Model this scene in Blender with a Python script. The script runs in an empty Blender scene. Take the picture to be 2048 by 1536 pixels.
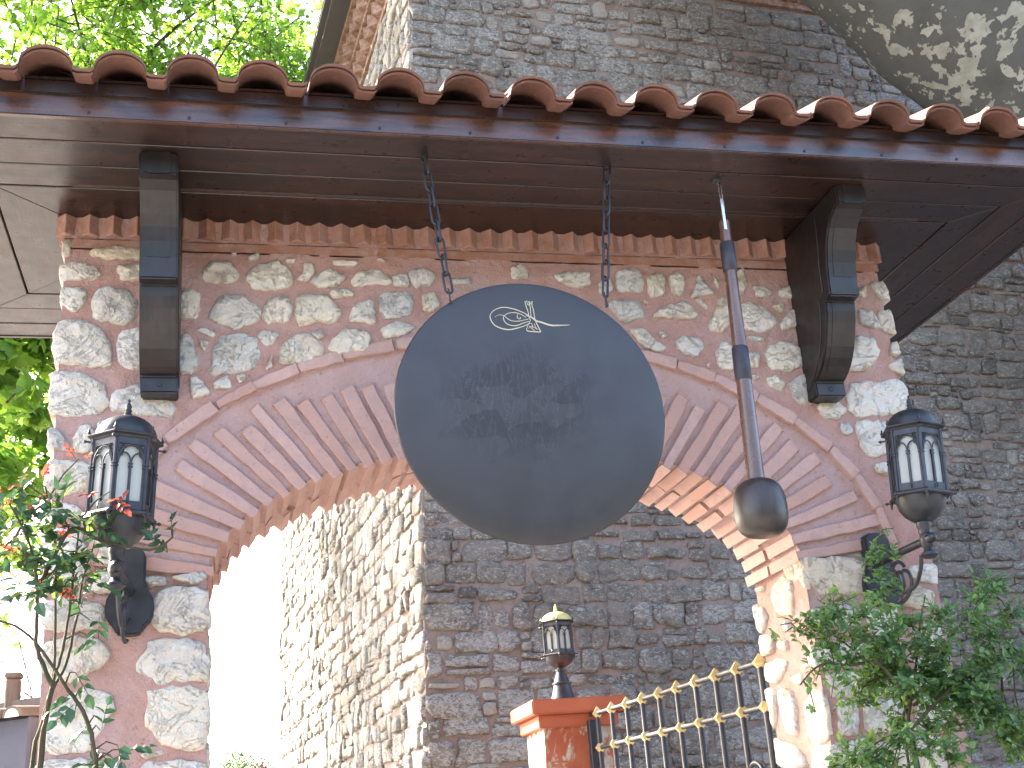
import bpy, bmesh, math, random
from mathutils import Vector, Matrix, noise
R = math.radians
sc = bpy.context.scene

# ------------------------------------------------------------------ camera
cam_d = bpy.data.cameras.new('camera'); cam = bpy.data.objects.new('camera', cam_d); sc.collection.objects.link(cam)
sc.camera = cam
cam_d.sensor_width = 36.0; cam_d.lens = 36.0 * 2496 / 2048
cam_d.clip_start = 0.05; cam_d.clip_end = 600
YAW, PITCH, ROLL = R(13.93), R(20.18), R(-4.466)
fwd = Vector((math.sin(YAW) * math.cos(PITCH), math.cos(YAW) * math.cos(PITCH), math.sin(PITCH)))
rt = Vector((math.cos(YAW), -math.sin(YAW), 0)); up = rt.cross(fwd)
r2 = rt * math.cos(ROLL) + up * math.sin(ROLL); u2 = up * math.cos(ROLL) - rt * math.sin(ROLL)
CAM = Vector((0, -5.0, 1.6))
cam.matrix_world = Matrix(((r2.x, u2.x, -fwd.x, CAM.x), (r2.y, u2.y, -fwd.y, CAM.y), (r2.z, u2.z, -fwd.z, CAM.z), (0, 0, 0, 1)))

# ------------------------------------------------------------------ sky and sun
SUN_EL = R(34); SUN_AZ = R(48)          # azimuth measured from +Y (behind the gate) towards -X
world = bpy.data.worlds.new('World'); sc.world = world; world.use_nodes = True
wn = world.node_tree.nodes; wl = world.node_tree.links
bg = wn['Background']; sky = wn.new('ShaderNodeTexSky'); sky.sky_type = 'NISHITA'; sky.sun_disc = False
sky.sun_elevation = SUN_EL; sky.sun_rotation = -SUN_AZ; sky.dust_density = 4.0; sky.air_density = 0.85; sky.ozone_density = 0.35; sky.altitude = 50
wl.new(sky.outputs[0], bg.inputs[0]); bg.inputs[1].default_value = 0.15
SUN = Vector((-math.sin(SUN_AZ) * math.cos(SUN_EL), math.cos(SUN_AZ) * math.cos(SUN_EL), math.sin(SUN_EL)))
sl = bpy.data.lights.new('sun', 'SUN'); sl.energy = 4.5; sl.angle = R(0.53); sl.color = (1.0, 0.94, 0.84)
so = bpy.data.objects.new('sun', sl); sc.collection.objects.link(so)
so.rotation_mode = 'QUATERNION'; so.rotation_quaternion = SUN.to_track_quat('Z', 'Y'); so.location = SUN * 30
sc.view_settings.view_transform = 'Standard'; sc.view_settings.look = 'None'; sc.view_settings.gamma = 1.0
sc.view_settings.use_curve_mapping = False
sc.view_settings.exposure = 3.1

# ------------------------------------------------------------------ helpers
def tag(o, label=None, cat=None, group=None, kind=None):
    if label: o['label'] = label
    if cat: o['category'] = cat
    if group: o['group'] = group
    if kind: o['kind'] = kind
    return o
def mesh(name, V, F, m=None, smooth=False):
    me = bpy.data.meshes.new(name); me.from_pydata([tuple(v) for v in V], [], [tuple(f) for f in F]); me.update()
    if m: me.materials.append(m)
    if smooth: me.polygons.foreach_set('use_smooth', [True] * len(me.polygons))
    return me
def link(name, me, parent=None, loc=None, rot=None, scale=None):
    o = bpy.data.objects.new(name, me); sc.collection.objects.link(o)
    if parent: o.parent = parent
    if loc: o.location = loc
    if rot: o.rotation_euler = rot
    if scale: o.scale = scale
    return o
def empty(name, loc=(0, 0, 0), rz=0, parent=None):
    o = bpy.data.objects.new(name, None); sc.collection.objects.link(o); o.location = loc; o.rotation_euler = (0, 0, rz)
    o.empty_display_size = 0.1
    if parent: o.parent = parent
    return o
def kids(o): return list(o.children)
def copy_tree(o, parent=None):
    ch = [c for c in o.children]
    c = o.copy(); sc.collection.objects.link(c)
    if parent: c.parent = parent; c.matrix_parent_inverse = o.matrix_parent_inverse
    for k in ch: copy_tree(k, c)
    return c
class MB:
    def __init__(s): s.V = []; s.F = []
    def add(s, V, F):
        n = len(s.V); s.V += [Vector(v) for v in V]; s.F += [tuple(i + n for i in f) for f in F]; return s
    def box(s, x0, x1, y0, y1, z0, z1, M=None):
        V = [Vector((x, y, z)) for z in (z0, z1) for y in (y0, y1) for x in (x0, x1)]
        if M: V = [M @ v for v in V]
        return s.add(V, [(0, 2, 3, 1), (4, 5, 7, 6), (0, 1, 5, 4), (2, 6, 7, 3), (0, 4, 6, 2), (1, 3, 7, 5)])
    def tube(s, P, rad, n=8, cap=True, closed=False):
        P = [Vector(p) for p in P]; k = len(P)
        if not isinstance(rad, (list, tuple)): rad = [rad] * k
        V = []; F = []; prev = None
        for i in range(k):
            if closed: t = P[(i + 1) % k] - P[i - 1]
            else: t = P[min(i + 1, k - 1)] - P[max(i - 1, 0)]
            t = t.normalized() if t.length > 1e-9 else Vector((0, 0, 1))
            if prev is None:
                a = Vector((0, 0, 1)) if abs(t.z) < .9 else Vector((1, 0, 0))
                a = (a - t * a.dot(t)).normalized()
            else:
                a = prev - t * prev.dot(t); a = a.normalized() if a.length > 1e-6 else t.orthogonal().normalized()
            prev = a; b = t.cross(a)
            V += [P[i] + (a * math.cos(2 * math.pi * j / n) + b * math.sin(2 * math.pi * j / n)) * rad[i] for j in range(n)]
        m = k if closed else k - 1
        for i in range(m):
            i2 = (i + 1) % k
            for j in range(n):
                F.append((i * n + j, i * n + (j + 1) % n, i2 * n + (j + 1) % n, i2 * n + j))
        if cap and not closed:
            F.append(tuple(range(n - 1, -1, -1))); F.append(tuple((k - 1) * n + j for j in range(n)))
        return s.add(V, F)
    def lathe(s, prof, n=24, c=(0, 0, 0), phase=0.0, rib=None):
        V = []; F = []; c = Vector(c)
        for (r, z) in prof:
            for j in range(n):
                a = phase + 2 * math.pi * j / n; rr = r * (rib(j) if rib else 1)
                V.append(c + Vector((rr * math.cos(a), rr * math.sin(a), z)))
        for i in range(len(prof) - 1):
            for j in range(n):
                F.append((i * n + j, i * n + (j + 1) % n, (i + 1) * n + (j + 1) % n, (i + 1) * n + j))
        F.append(tuple(range(n - 1, -1, -1))); F.append(tuple((len(prof) - 1) * n + j for j in range(n)))
        return s.add(V, F)
    def prism(s, poly, f0, f1):
        n = len(poly); V = [f0(*p) for p in poly] + [f1(*p) for p in poly]
        F = [tuple(range(n)), tuple(range(2 * n - 1, n - 1, -1))] + [(i, n + i, n + (i + 1) % n, (i + 1) % n) for i in range(n)]
        return s.add(V, F)
    def me(s, name, m, smooth=False, fix=True, bevel=0, seg=1):
        me = mesh(name, s.V, s.F, m)
        if fix or bevel:
            b = bmesh.new(); b.from_mesh(me)
            if bevel:
                bmesh.ops.bevel(b, geom=[e for e in b.edges if e.is_manifold and e.calc_face_angle(0) > .5], offset=bevel, segments=seg, affect='EDGES', clamp_overlap=True)
            bmesh.ops.recalc_face_normals(b, faces=b.faces); b.to_mesh(me); b.free()
        if smooth:
            me.polygons.foreach_set('use_smooth', [True] * len(me.polygons))
            try: me.set_sharp_from_angle(angle=R(38))
            except Exception: pass
        return me
    def build(s, name, m, parent=None, **k): return link(name, s.me(name, m, **k), parent)

# ------------------------------------------------------------------ materials
class NT:
    def __init__(s, name):
        s.m = bpy.data.materials.new(name); s.m.use_nodes = True; s.t = s.m.node_tree; s.p = s.t.nodes['Principled BSDF']; s.out = s.t.nodes['Material Output']
        s.tc = s.n('ShaderNodeTexCoord'); s.oi = s.n('ShaderNodeObjectInfo'); s.geo = s.n('ShaderNodeNewGeometry')
    def n(s, t, **k):
        o = s.t.nodes.new(t)
        for a, v in k.items(): setattr(o, a, v)
        return o
    def l(s, a, b): s.t.links.new(a, b)
    def val(s, node, i, v):
        if hasattr(v, 'is_linked') or isinstance(v, bpy.types.NodeSocket): s.l(v, node.inputs[i])
        else: node.inputs[i].default_value = v
    def noise(s, scale, detail=4, rough=.55, vec=None, dist=0.0, w=None):
        o = s.n('ShaderNodeTexNoise'); 
        if w is not None: o.noise_dimensions = '4D'; s.val(o, 'W', w)
        o.inputs['Scale'].default_value = scale; o.inputs['Detail'].default_value = detail; o.inputs['Roughness'].default_value = rough; o.inputs['Distortion'].default_value = dist
        s.l(vec if vec is not None else s.tc.outputs['Object'], o.inputs['Vector']); return o.outputs['Fac']
    def vor(s, scale, vec=None, feature='F1', out='Distance', rnd=1.0):
        o = s.n('ShaderNodeTexVoronoi'); o.feature = feature; o.inputs['Scale'].default_value = scale; o.inputs['Randomness'].default_value = rnd
        s.l(vec if vec is not None else s.tc.outputs['Object'], o.inputs['Vector']); return o.outputs[out]
    def ramp(s, fac, stops, interp='LINEAR'):
        o = s.n('ShaderNodeValToRGB'); e = o.color_ramp.elements; o.color_ramp.interpolation = interp
        while len(e) > 1: e.remove(e[-1])
        for i, (p, c) in enumerate(stops):
            q = e[0] if i == 0 else e.new(p)
            q.position = p; q.color = (*c, 1) if not isinstance(c, (int, float)) else (c, c, c, 1)
        s.l(fac, o.inputs[0]); return o.outputs[0]
    def mix(s, fac, a, b, mode='MIX'):
        o = s.n('ShaderNodeMix', data_type='RGBA', blend_type=mode)
        s.val(o, 0, fac)
        for i, v in ((6, a), (7, b)):
            if isinstance(v, (tuple, list)): o.inputs[i].default_value = (*v[:3], 1)
            else: s.l(v, o.inputs[i])
        return o.outputs[2]
    def math(s, op, a, b=0.0, clamp=False):
        o = s.n('ShaderNodeMath', operation=op); o.use_clamp = clamp; s.val(o, 0, a); s.val(o, 1, b); return o.outputs[0]
    def mapping(s, scale=(1, 1, 1), rot=(0, 0, 0), vec=None):
        o = s.n('ShaderNodeMapping'); o.inputs['Scale'].default_value = scale; o.inputs['Rotation'].default_value = rot
        s.l(vec if vec is not None else s.tc.outputs['Object'], o.inputs['Vector']); return o.outputs[0]
    def bump(s, h, strength=.5, dist=.01, prev=None):
        o = s.n('ShaderNodeBump'); o.inputs['Strength'].default_value = strength; o.inputs['Distance'].default_value = dist
        s.l(h, o.inputs['Height'])
        if prev is not None: s.l(prev, o.inputs['Normal'])
        return o.outputs[0]
    def set(s, color=None, rough=None, metal=None, normal=None, spec=None, **kw):
        P = s.p.inputs
        if color is not None: s.val(s.p, 'Base Color', (*color, 1) if isinstance(color, tuple) else color)
        if rough is not None: s.val(s.p, 'Roughness', rough)
        if metal is not None: s.val(s.p, 'Metallic', metal)
        if spec is not None: s.val(s.p, 'Specular IOR Level', spec)
        if normal is not None: s.l(normal, P['Normal'])
        for k, v in kw.items(): s.val(s.p, k, v)
        return s.m

def m_plaster(name='pink_mortar', c=((.40, .235, .195), (.44, .285, .255), (.44, .31, .29), (.415, .24, .195))):
    N = NT(name); g = N.geo.outputs['Position']
    a = N.noise(2.2, 5, .6, g); b = N.noise(60, 4, .65, g); q = N.noise(9, 6, .72, g)
    col = N.ramp(a, [(.3, c[0]), (.5, c[1]), (.72, c[2])])
    col = N.mix(N.ramp(q, [(.42, 0), (.62, 1)]), col, c[3])
    col = N.mix(N.ramp(N.noise(34, 5, .7, g), [(.60, 0), (.74, .8)]), col, (.17, .085, .065))
    n = N.bump(q, 1.0, .028); n = N.bump(b, .55, .006, n)
    return N.set(col, .93, normal=n, spec=.2)
def m_brick(name='salmon_brick', base=((.485, .30, .25), (.515, .345, .305), (.47, .275, .22))):
    N = NT(name); g = N.geo.outputs['Position']
    col = N.ramp(N.oi.outputs['Random'], [(0, base[0]), (.5, base[1]), (1, base[2])])
    col = N.mix(N.ramp(N.noise(14, 5, .7, g), [(.4, 0), (.65, .7)]), col, (.40, .28, .255))
    col = N.mix(N.ramp(N.noise(70, 4, .7, g), [(.6, 0), (.72, .7)]), col, (.24, .10, .07))
    n = N.bump(N.noise(30, 5, .7, g), .7, .008); n = N.bump(N.noise(130, 3, .6, g), .5, .003, n)
    return N.set(col, .92, normal=n, spec=.2)
def m_stone():
    N = NT('cream_limestone'); g = N.geo.outputs['Position']; r = N.oi.outputs['Random']
    base = N.ramp(r, [(0, (.66, .59, .49)), (.2, (.75, .685, .60)), (.42, (.57, .54, .49)), (.6, (.74, .66, .53)), (.8, (.74, .695, .63)), (1, (.66, .55, .40))])
    a = N.noise(7, 5, .6, g, .1); b = N.noise(46, 5, .75, g, .0); cl = N.vor(15, N.mapping((1, 1, 1.3), rot=(.3, .4, .2), vec=g))
    col = N.mix(N.ramp(a, [(.32, .30), (.50, 0)]), base, (.50, .48, .44))
    col = N.mix(N.ramp(N.noise(17, 5, .7, g, .8), [(.54, 0), (.68, .8)]), col, (.78, .77, .74))
    col = N.mix(N.ramp(N.noise(8, 4, .65, g, .5), [(.60, 0), (.72, .75)]), col, (.52, .34, .17))
    col = N.mix(N.ramp(N.noise(6, 4, .7, g, .9), [(.58, 0), (.68, .6)]), col, (.54, .37, .33))
    pits = N.ramp(N.noise(95, 4, .7, g), [(.64, 0), (.70, 1)])
    veins = N.ramp(N.noise(7, 7, .7, g, .9), [(.488, 0), (.5, 1), (.512, 0)])
    col = N.mix(N.math('MULTIPLY', pits, .6), col, (.13, .105, .085))
    col = N.mix(N.math('MULTIPLY', veins, .16), col, (.24, .19, .15))
    h = N.math('SUBTRACT', N.math('ADD', a, N.math('MULTIPLY', b, .5)), N.math('MULTIPLY', N.math('ADD', pits, veins), .18))
    h = N.math('ADD', h, N.math('MULTIPLY', cl, .9)); n = N.bump(h, .9, .030)
    return N.set(col, .88, normal=n, spec=.25)
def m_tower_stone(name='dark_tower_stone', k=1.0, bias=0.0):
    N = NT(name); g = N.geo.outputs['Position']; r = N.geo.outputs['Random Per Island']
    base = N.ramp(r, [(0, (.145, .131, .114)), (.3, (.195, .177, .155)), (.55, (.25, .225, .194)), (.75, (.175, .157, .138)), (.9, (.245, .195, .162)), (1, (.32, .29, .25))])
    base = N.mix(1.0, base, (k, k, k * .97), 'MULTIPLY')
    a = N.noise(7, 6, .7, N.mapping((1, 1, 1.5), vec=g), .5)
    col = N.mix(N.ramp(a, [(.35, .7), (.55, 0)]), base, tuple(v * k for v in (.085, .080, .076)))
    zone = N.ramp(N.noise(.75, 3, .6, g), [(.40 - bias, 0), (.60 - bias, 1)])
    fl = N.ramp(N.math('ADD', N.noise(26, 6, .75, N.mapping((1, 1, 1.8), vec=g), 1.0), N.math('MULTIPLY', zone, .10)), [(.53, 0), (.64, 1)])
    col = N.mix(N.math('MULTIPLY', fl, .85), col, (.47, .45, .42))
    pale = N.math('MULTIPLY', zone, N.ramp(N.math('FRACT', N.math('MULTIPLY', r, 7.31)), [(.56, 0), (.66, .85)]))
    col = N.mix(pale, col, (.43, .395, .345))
    h = N.math('ADD', a, N.math('MULTIPLY', N.noise(38, 5, .75, g, .6), .5))
    return N.set(col, .93, normal=N.bump(h, 1.0, .06), spec=.15)
def m_tower_mortar():
    N = NT('tower_mortar'); g = N.geo.outputs['Position']
    col = N.ramp(N.noise(1.6, 6, .65, g), [(.3, (.255, .185, .155)), (.5, (.27, .213, .183)), (.7, (.26, .226, .197))])
    col = N.mix(N.ramp(N.noise(20, 5, .7, g), [(.5, 0), (.7, .7)]), col, (.13, .10, .085))
    return N.set(col, .95, normal=N.bump(N.noise(25, 6, .7, g), .9, .03), spec=.15)
def m_wood(name='dark_stained_wood', dark=(.009, .006, .006), light=(.040, .016, .010), ax=0, rough=.32, coat=.35):
    N = NT(name); g = N.geo.outputs['Position']
    s = [10, 10, 10]; s[ax] = .9
    mp = N.mapping(tuple(s), vec=g)
    a = N.noise(1.6, 5, .6, mp, 1.2); b = N.noise(9, 4, .6, mp)
    col = N.ramp(N.math('ADD', N.math('MULTIPLY', a, .75), N.math('MULTIPLY', b, .25)), [(.36, dark), (.52, tuple((p + q) / 2 for p, q in zip(dark, light))), (.68, light)])
    col = N.mix(N.ramp(N.noise(5.5, 4, .6, N.mapping(tuple(.35 if i == ax else 1.6 for i in range(3)), vec=g), 1.0), [(.5, 0), (.66, .8)]), col, dark)
    n = N.bump(b, .25, .004)
    N.set(col, N.ramp(N.noise(14, 4, .6, g), [(.3, rough - .08), (.7, rough + .14)]), normal=n, spec=.5)
    N.p.inputs['Coat Weight'].default_value = coat; N.p.inputs['Coat Roughness'].default_value = .28
    return N.m
def m_metal(name, col, rough=.45, metal=.0, spec=.5, bump=.15, var=.5):
    N = NT(name); g = N.tc.outputs['Object']
    c = N.mix(N.ramp(N.noise(18, 5, .7, g), [(.4, 0), (.7, var)]), col, tuple(min(1, v * 1.9 + .01) for v in col))
    return N.set(c, N.ramp(N.noise(25, 4, .6, g), [(.3, max(.05, rough - .1)), (.7, rough + .12)]), metal, N.bump(N.noise(90, 3, .6, g), bump, .002), spec)
def m_gong():
    N = NT('gong_steel'); g = N.tc.outputs['Object']
    big = N.noise(2.3, 4, .6, g, .4)
    col = N.ramp(big, [(.3, (.050, .047, .048)), (.5, (.062, .058, .058)), (.7, (.053, .049, .048))])
    # worn strike area: blotchy patches right of the middle and left of it
    sep = N.n('ShaderNodeSeparateXYZ'); N.l(g, sep.inputs[0])
    dx = N.math('DIVIDE', N.math('ADD', sep.outputs[0], .05), .36); dz = N.math('DIVIDE', N.math('ADD', sep.outputs[2], -.02), .25)
    d = N.math('SQRT', N.math('ADD', N.math('MULTIPLY', dx, dx), N.math('MULTIPLY', dz, dz)))
    mask = N.ramp(N.math('ADD', d, N.math('MULTIPLY', N.math('SUBTRACT', N.noise(6, 4, .6, g), .5), 1.1)), [(.55, 1), (1.0, 0)])
    vb = N.n('ShaderNodeTexVoronoi'); vb.distance = 'CHEBYCHEV'; vb.inputs['Scale'].default_value = 6.5; N.l(N.mapping((.8, 1, 1.6), rot=(0, .2, 0), vec=N.n('ShaderNodeVectorMath').outputs[0] if False else g), vb.inputs['Vector'])
    pat = N.ramp(N.math('ADD', N.math('MULTIPLY', vb.outputs['Color'], .6), N.math('MULTIPLY', N.noise(8, 5, .75, g), .6)), [(.42, 0), (.60, 1)])
    col = N.mix(N.math('MULTIPLY', N.math('MULTIPLY', mask, pat), .48), col, (.030, .028, .029))
    scr = N.ramp(N.noise(5, 6, .75, N.mapping((2.8, 1, .7), rot=(0, -.3, 0), vec=g), 1.2), [(.488, 0), (.5, 1), (.512, 0)])
    col = N.mix(N.math('MULTIPLY', N.math('MULTIPLY', mask, scr), .28), col, (.20, .20, .225))
    dust = N.ramp(N.noise(120, 4, .75, g), [(.58, 0), (.74, .10)])
    col = N.mix(N.math('MULTIPLY', dust, mask), col, (.24, .24, .27))
    ro = N.math('ADD', N.ramp(N.noise(5, 5, .65, g), [(.3, .36), (.7, .50)]), N.math('MULTIPLY', mask, .12))
    return N.set(col, ro, .55, N.bump(N.noise(3.2, 3, .5, g), .18, .03), .5)
def m_tile():
    N = NT('clay_roof_tile'); g = N.geo.outputs['Position']
    col = N.ramp(N.oi.outputs['Random'], [(0, (.16, .076, .056)), (.5, (.195, .095, .07)), (1, (.14, .07, .055))])
    col = N.mix(N.ramp(N.noise(9, 5, .7, g), [(.45, 0), (.66, .75)]), col, (.125, .075, .058))
    col = N.mix(N.ramp(N.noise(42, 5, .75, g), [(.60, 0), (.70, .7)]), col, (.30, .235, .19))
    return N.set(col, .85, normal=N.bump(N.noise(35, 5, .7, g), .5, .006), spec=.25)
def m_leaf(name, c0, c1, trans=.5, rough=.45):
    N = NT(name); r = N.geo.outputs['Random Per Island']
    col = N.ramp(r, [(0, c0), (.6, c1), (1, tuple(min(1, v * 1.35) for v in c1))])
    N.set(col, rough, spec=.4)
    tr = N.n('ShaderNodeBsdfTranslucent'); N.l(N.mix(.6, col, tuple(min(1, v * 2.3) for v in c1)), tr.inputs[0])
    mx = N.n('ShaderNodeMixShader'); mx.inputs[0].default_value = trans
    N.l(N.p.outputs[0], mx.inputs[1]); N.l(tr.outputs[0], mx.inputs[2]); N.l(mx.outputs[0], N.out.inputs[0])
    return N.m
def m_plane_bark():
    N = NT('plane_tree_bark'); g = N.mapping((1, 1, 1), rot=(0, R(44), 0), vec=N.geo.outputs['Position'])
    g2 = N.mapping((.6, 1, 1.1), vec=g)
    col = N.ramp(N.noise(2.1, 5, .6, g2), [(.3, (.060, .061, .055)), (.5, (.082, .084, .077)), (.7, (.070, .068, .059))])
    z = N.noise(1.3, 3, .5, g2)
    f = N.math('ADD', N.noise(6.2, 4, .55, g2, .25), N.math('MULTIPLY', N.math('SUBTRACT', z, .5), .45))
    pale = N.ramp(f, [(.575, 0), (.583, 1)])
    col = N.mix(pale, col, N.ramp(N.noise(8, 4, .6, g2), [(.35, (.20, .20, .16)), (.65, (.29, .29, .25))]))
    small = N.ramp(N.vor(7.5, g2), [(.10, 1), (.118, 0)])
    col = N.mix(N.math('MULTIPLY', small, .9), col, (.23, .24, .18))
    br = N.ramp(N.noise(4.1, 4, .6, N.mapping((.7, 1, 1.2), vec=g), .3), [(.665, 0), (.675, 1)])
    col = N.mix(br, col, (.10, .07, .05))
    h = N.math('ADD', N.math('MULTIPLY', N.math('SUBTRACT', 1.0, pale), .6), N.math('MULTIPLY', N.noise(30, 4, .6, g2), .3))
    return N.set(col, .85, normal=N.bump(h, .6, .012), spec=.2)
def m_bark(name, a, b):
    N = NT(name); g = N.mapping((3, 3, .6), vec=N.geo.outputs['Position'])
    return N.set(N.ramp(N.noise(7, 5, .7, g), [(.35, a), (.65, b)]), .9, normal=N.bump(N.noise(12, 5, .7, g), .8, .02), spec=.2)
def m_plain(name, col, rough=.8, var=.3, scale=12, metal=0.0):
    N = NT(name); g = N.geo.outputs['Position']
    c = N.mix(N.ramp(N.noise(scale, 5, .65, g), [(.35, 0), (.7, var)]), col, tuple(v * .55 for v in col))
    return N.set(c, rough, metal, N.bump(N.noise(scale * 4, 4, .6, g), .3, .004), .3)
def m_peel():
    N = NT('flaking_red_paint'); g = N.geo.outputs['Position']
    col = N.ramp(N.noise(7, 5, .6, g), [(.3, (.36, .10, .055)), (.7, (.44, .15, .085))])
    w = N.ramp(N.noise(6, 6, .68, N.mapping((1, 1, .6), vec=g), .7), [(.45, 0), (.50, 1)])
    col = N.mix(w, col, N.ramp(N.noise(20, 5, .7, g), [(.35, (.42, .33, .24)), (.65, (.60, .55, .47))]))
    return N.set(col, .9, normal=N.bump(N.math('ADD', w, N.noise(40, 4, .6, g)), .5, .006), spec=.2)
def m_glass():
    N = NT('frosted_lamp_glass')
    N.set(N.ramp(N.noise(9, 3, .5), [(.3, (.62, .63, .59)), (.7, (.70, .71, .66))]), .3, spec=.5)
    tr = N.n('ShaderNodeBsdfTranslucent'); tr.inputs[0].default_value = (.66, .68, .65, 1)
    mx = N.n('ShaderNodeMixShader'); mx.inputs[0].default_value = .5
    N.l(N.p.outputs[0], mx.inputs[1]); N.l(tr.outputs[0], mx.inputs[2]); N.l(mx.outputs[0], N.out.inputs[0])
    return N.m
M_PL = m_plaster(); M_PL2 = m_plaster('lilac_pink_arch_plaster', ((.44, .295, .27), (.46, .325, .305), (.46, .345, .33), (.445, .29, .255))); M_BR = m_brick(); M_ST = m_stone(); M_TS = m_tower_stone(); M_TS2 = m_tower_stone('sunlit_side_tower_stone', 1.15, .06); M_TM = m_tower_mortar()  # second tower stone is a paler copy, lightened for the sunlit side face
M_BR2 = m_brick('orange_cornice_brick', ((.33, .165, .11), (.37, .20, .14), (.30, .145, .095)))
M_W = m_wood(); M_WF = m_wood('varnished_fascia_wood', (.012, .007, .006), (.13, .045, .016), 0, .28, .8)
M_WY = m_wood('dark_stained_wood_crosswise', ax=1); M_WB = m_wood('blackened_bracket_wood', (.008, .007, .008), (.022, .014, .012), 2, .42, .12)
M_WS = m_wood('weathered_post_wood', (.085, .065, .052), (.15, .115, .09), 2, .7, .0)
M_IR = m_metal('black_cast_iron', (.020, .021, .026), .42, .0, .5); M_CH = m_metal('chain_steel', (.030, .031, .038), .45, .5, .5)
M_GO = m_gong(); M_BE = m_plain('cream_emblem_paint', (.52, .47, .34), .55, .3, 60)
M_TI = m_tile(); M_GL = m_glass(); M_GD = m_metal('gold_paint', (.55, .43, .20), .38, .3, .5, .1, .3)
M_GDP = m_metal('pale_gold_paint', (.62, .55, .22), .42, .2, .5, .1, .2)
M_HD = m_wood('polished_handle_wood', (.055, .026, .018), (.17, .085, .055), 2, .22, .5)
M_HE = m_wood('dark_mallet_wood', (.022, .017, .015), (.048, .035, .030), 2, .38, .10)
M_SL = m_metal('dark_leather_sleeve', (.026, .024, .032), .5, 0, .4); M_SS = m_metal('bright_steel', (.60, .60, .60), .25, .9, .5, .05, .1)
M_PEEL = m_peel(); M_CAP = m_plain('red_cap_paint', (.42, .115, .055), .6, .2, 9)
M_BARK = m_plane_bark(); M_TB = m_bark('maple_bark', (.05, .04, .032), (.12, .10, .08)); M_CANE = m_bark('rose_cane', (.045, .05, .025), (.10, .075, .05))
M_MAP = m_leaf('maple_leaf', (.10, .19, .018), (.17, .27, .03), .62); M_MAP2 = m_leaf('darker_maple_leaf', (.06, .14, .02), (.11, .21, .03), .5)  # second maple material: a darker, less translucent green leaf
M_ROSE = m_leaf('rose_leaf', (.045, .110, .038), (.095, .180, .060), .38, .30); M_ROSEL = m_leaf('dusky_rose_leaf', (.020, .052, .022), (.036, .080, .032), .18, .28); M_ROSER = m_leaf('young_red_rose_leaf', (.20, .028, .022), (.34, .06, .035), .4, .35)
M_ROSEY = m_leaf('pale_rose_leaf', (.07, .13, .02), (.13, .20, .04), .5, .35)
M_HEDGE = m_leaf('hedge_leaf', (.05, .12, .03), (.09, .17, .045), .35); M_BROWN = m_leaf('brown_shrub_leaf', (.10, .07, .04), (.15, .10, .06), .3)
M_BELT = m_leaf('dark_added_belt_leaf', (.010, .018, .010), (.020, .030, .017), .1)  # leaf kept very dark so the added belt darkens the reflections
M_PINK = m_leaf('pink_blossom', (.52, .27, .37), (.62, .38, .47), .45, .6)
M_GR = m_plain('pale_paving', (.21, .195, .18), .9, .25, 1.5); M_LIME = m_plain('white_lime', (.75, .74, .72), .8, .2, 20); M_GY = m_plain('grey_render', (.10, .10, .125), .85, .3, 5)
M_RF = m_plain('dark_roof_edge', (.06, .055, .05), .7, .3, 6); M_WHITE = m_plain('white_pipe_paint', (.7, .7, .68), .5, .1, 6)
M_TBR = m_brick('brown_cornice_brick', ((.15, .085, .045), (.19, .115, .065), (.13, .07, .04)))
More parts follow.
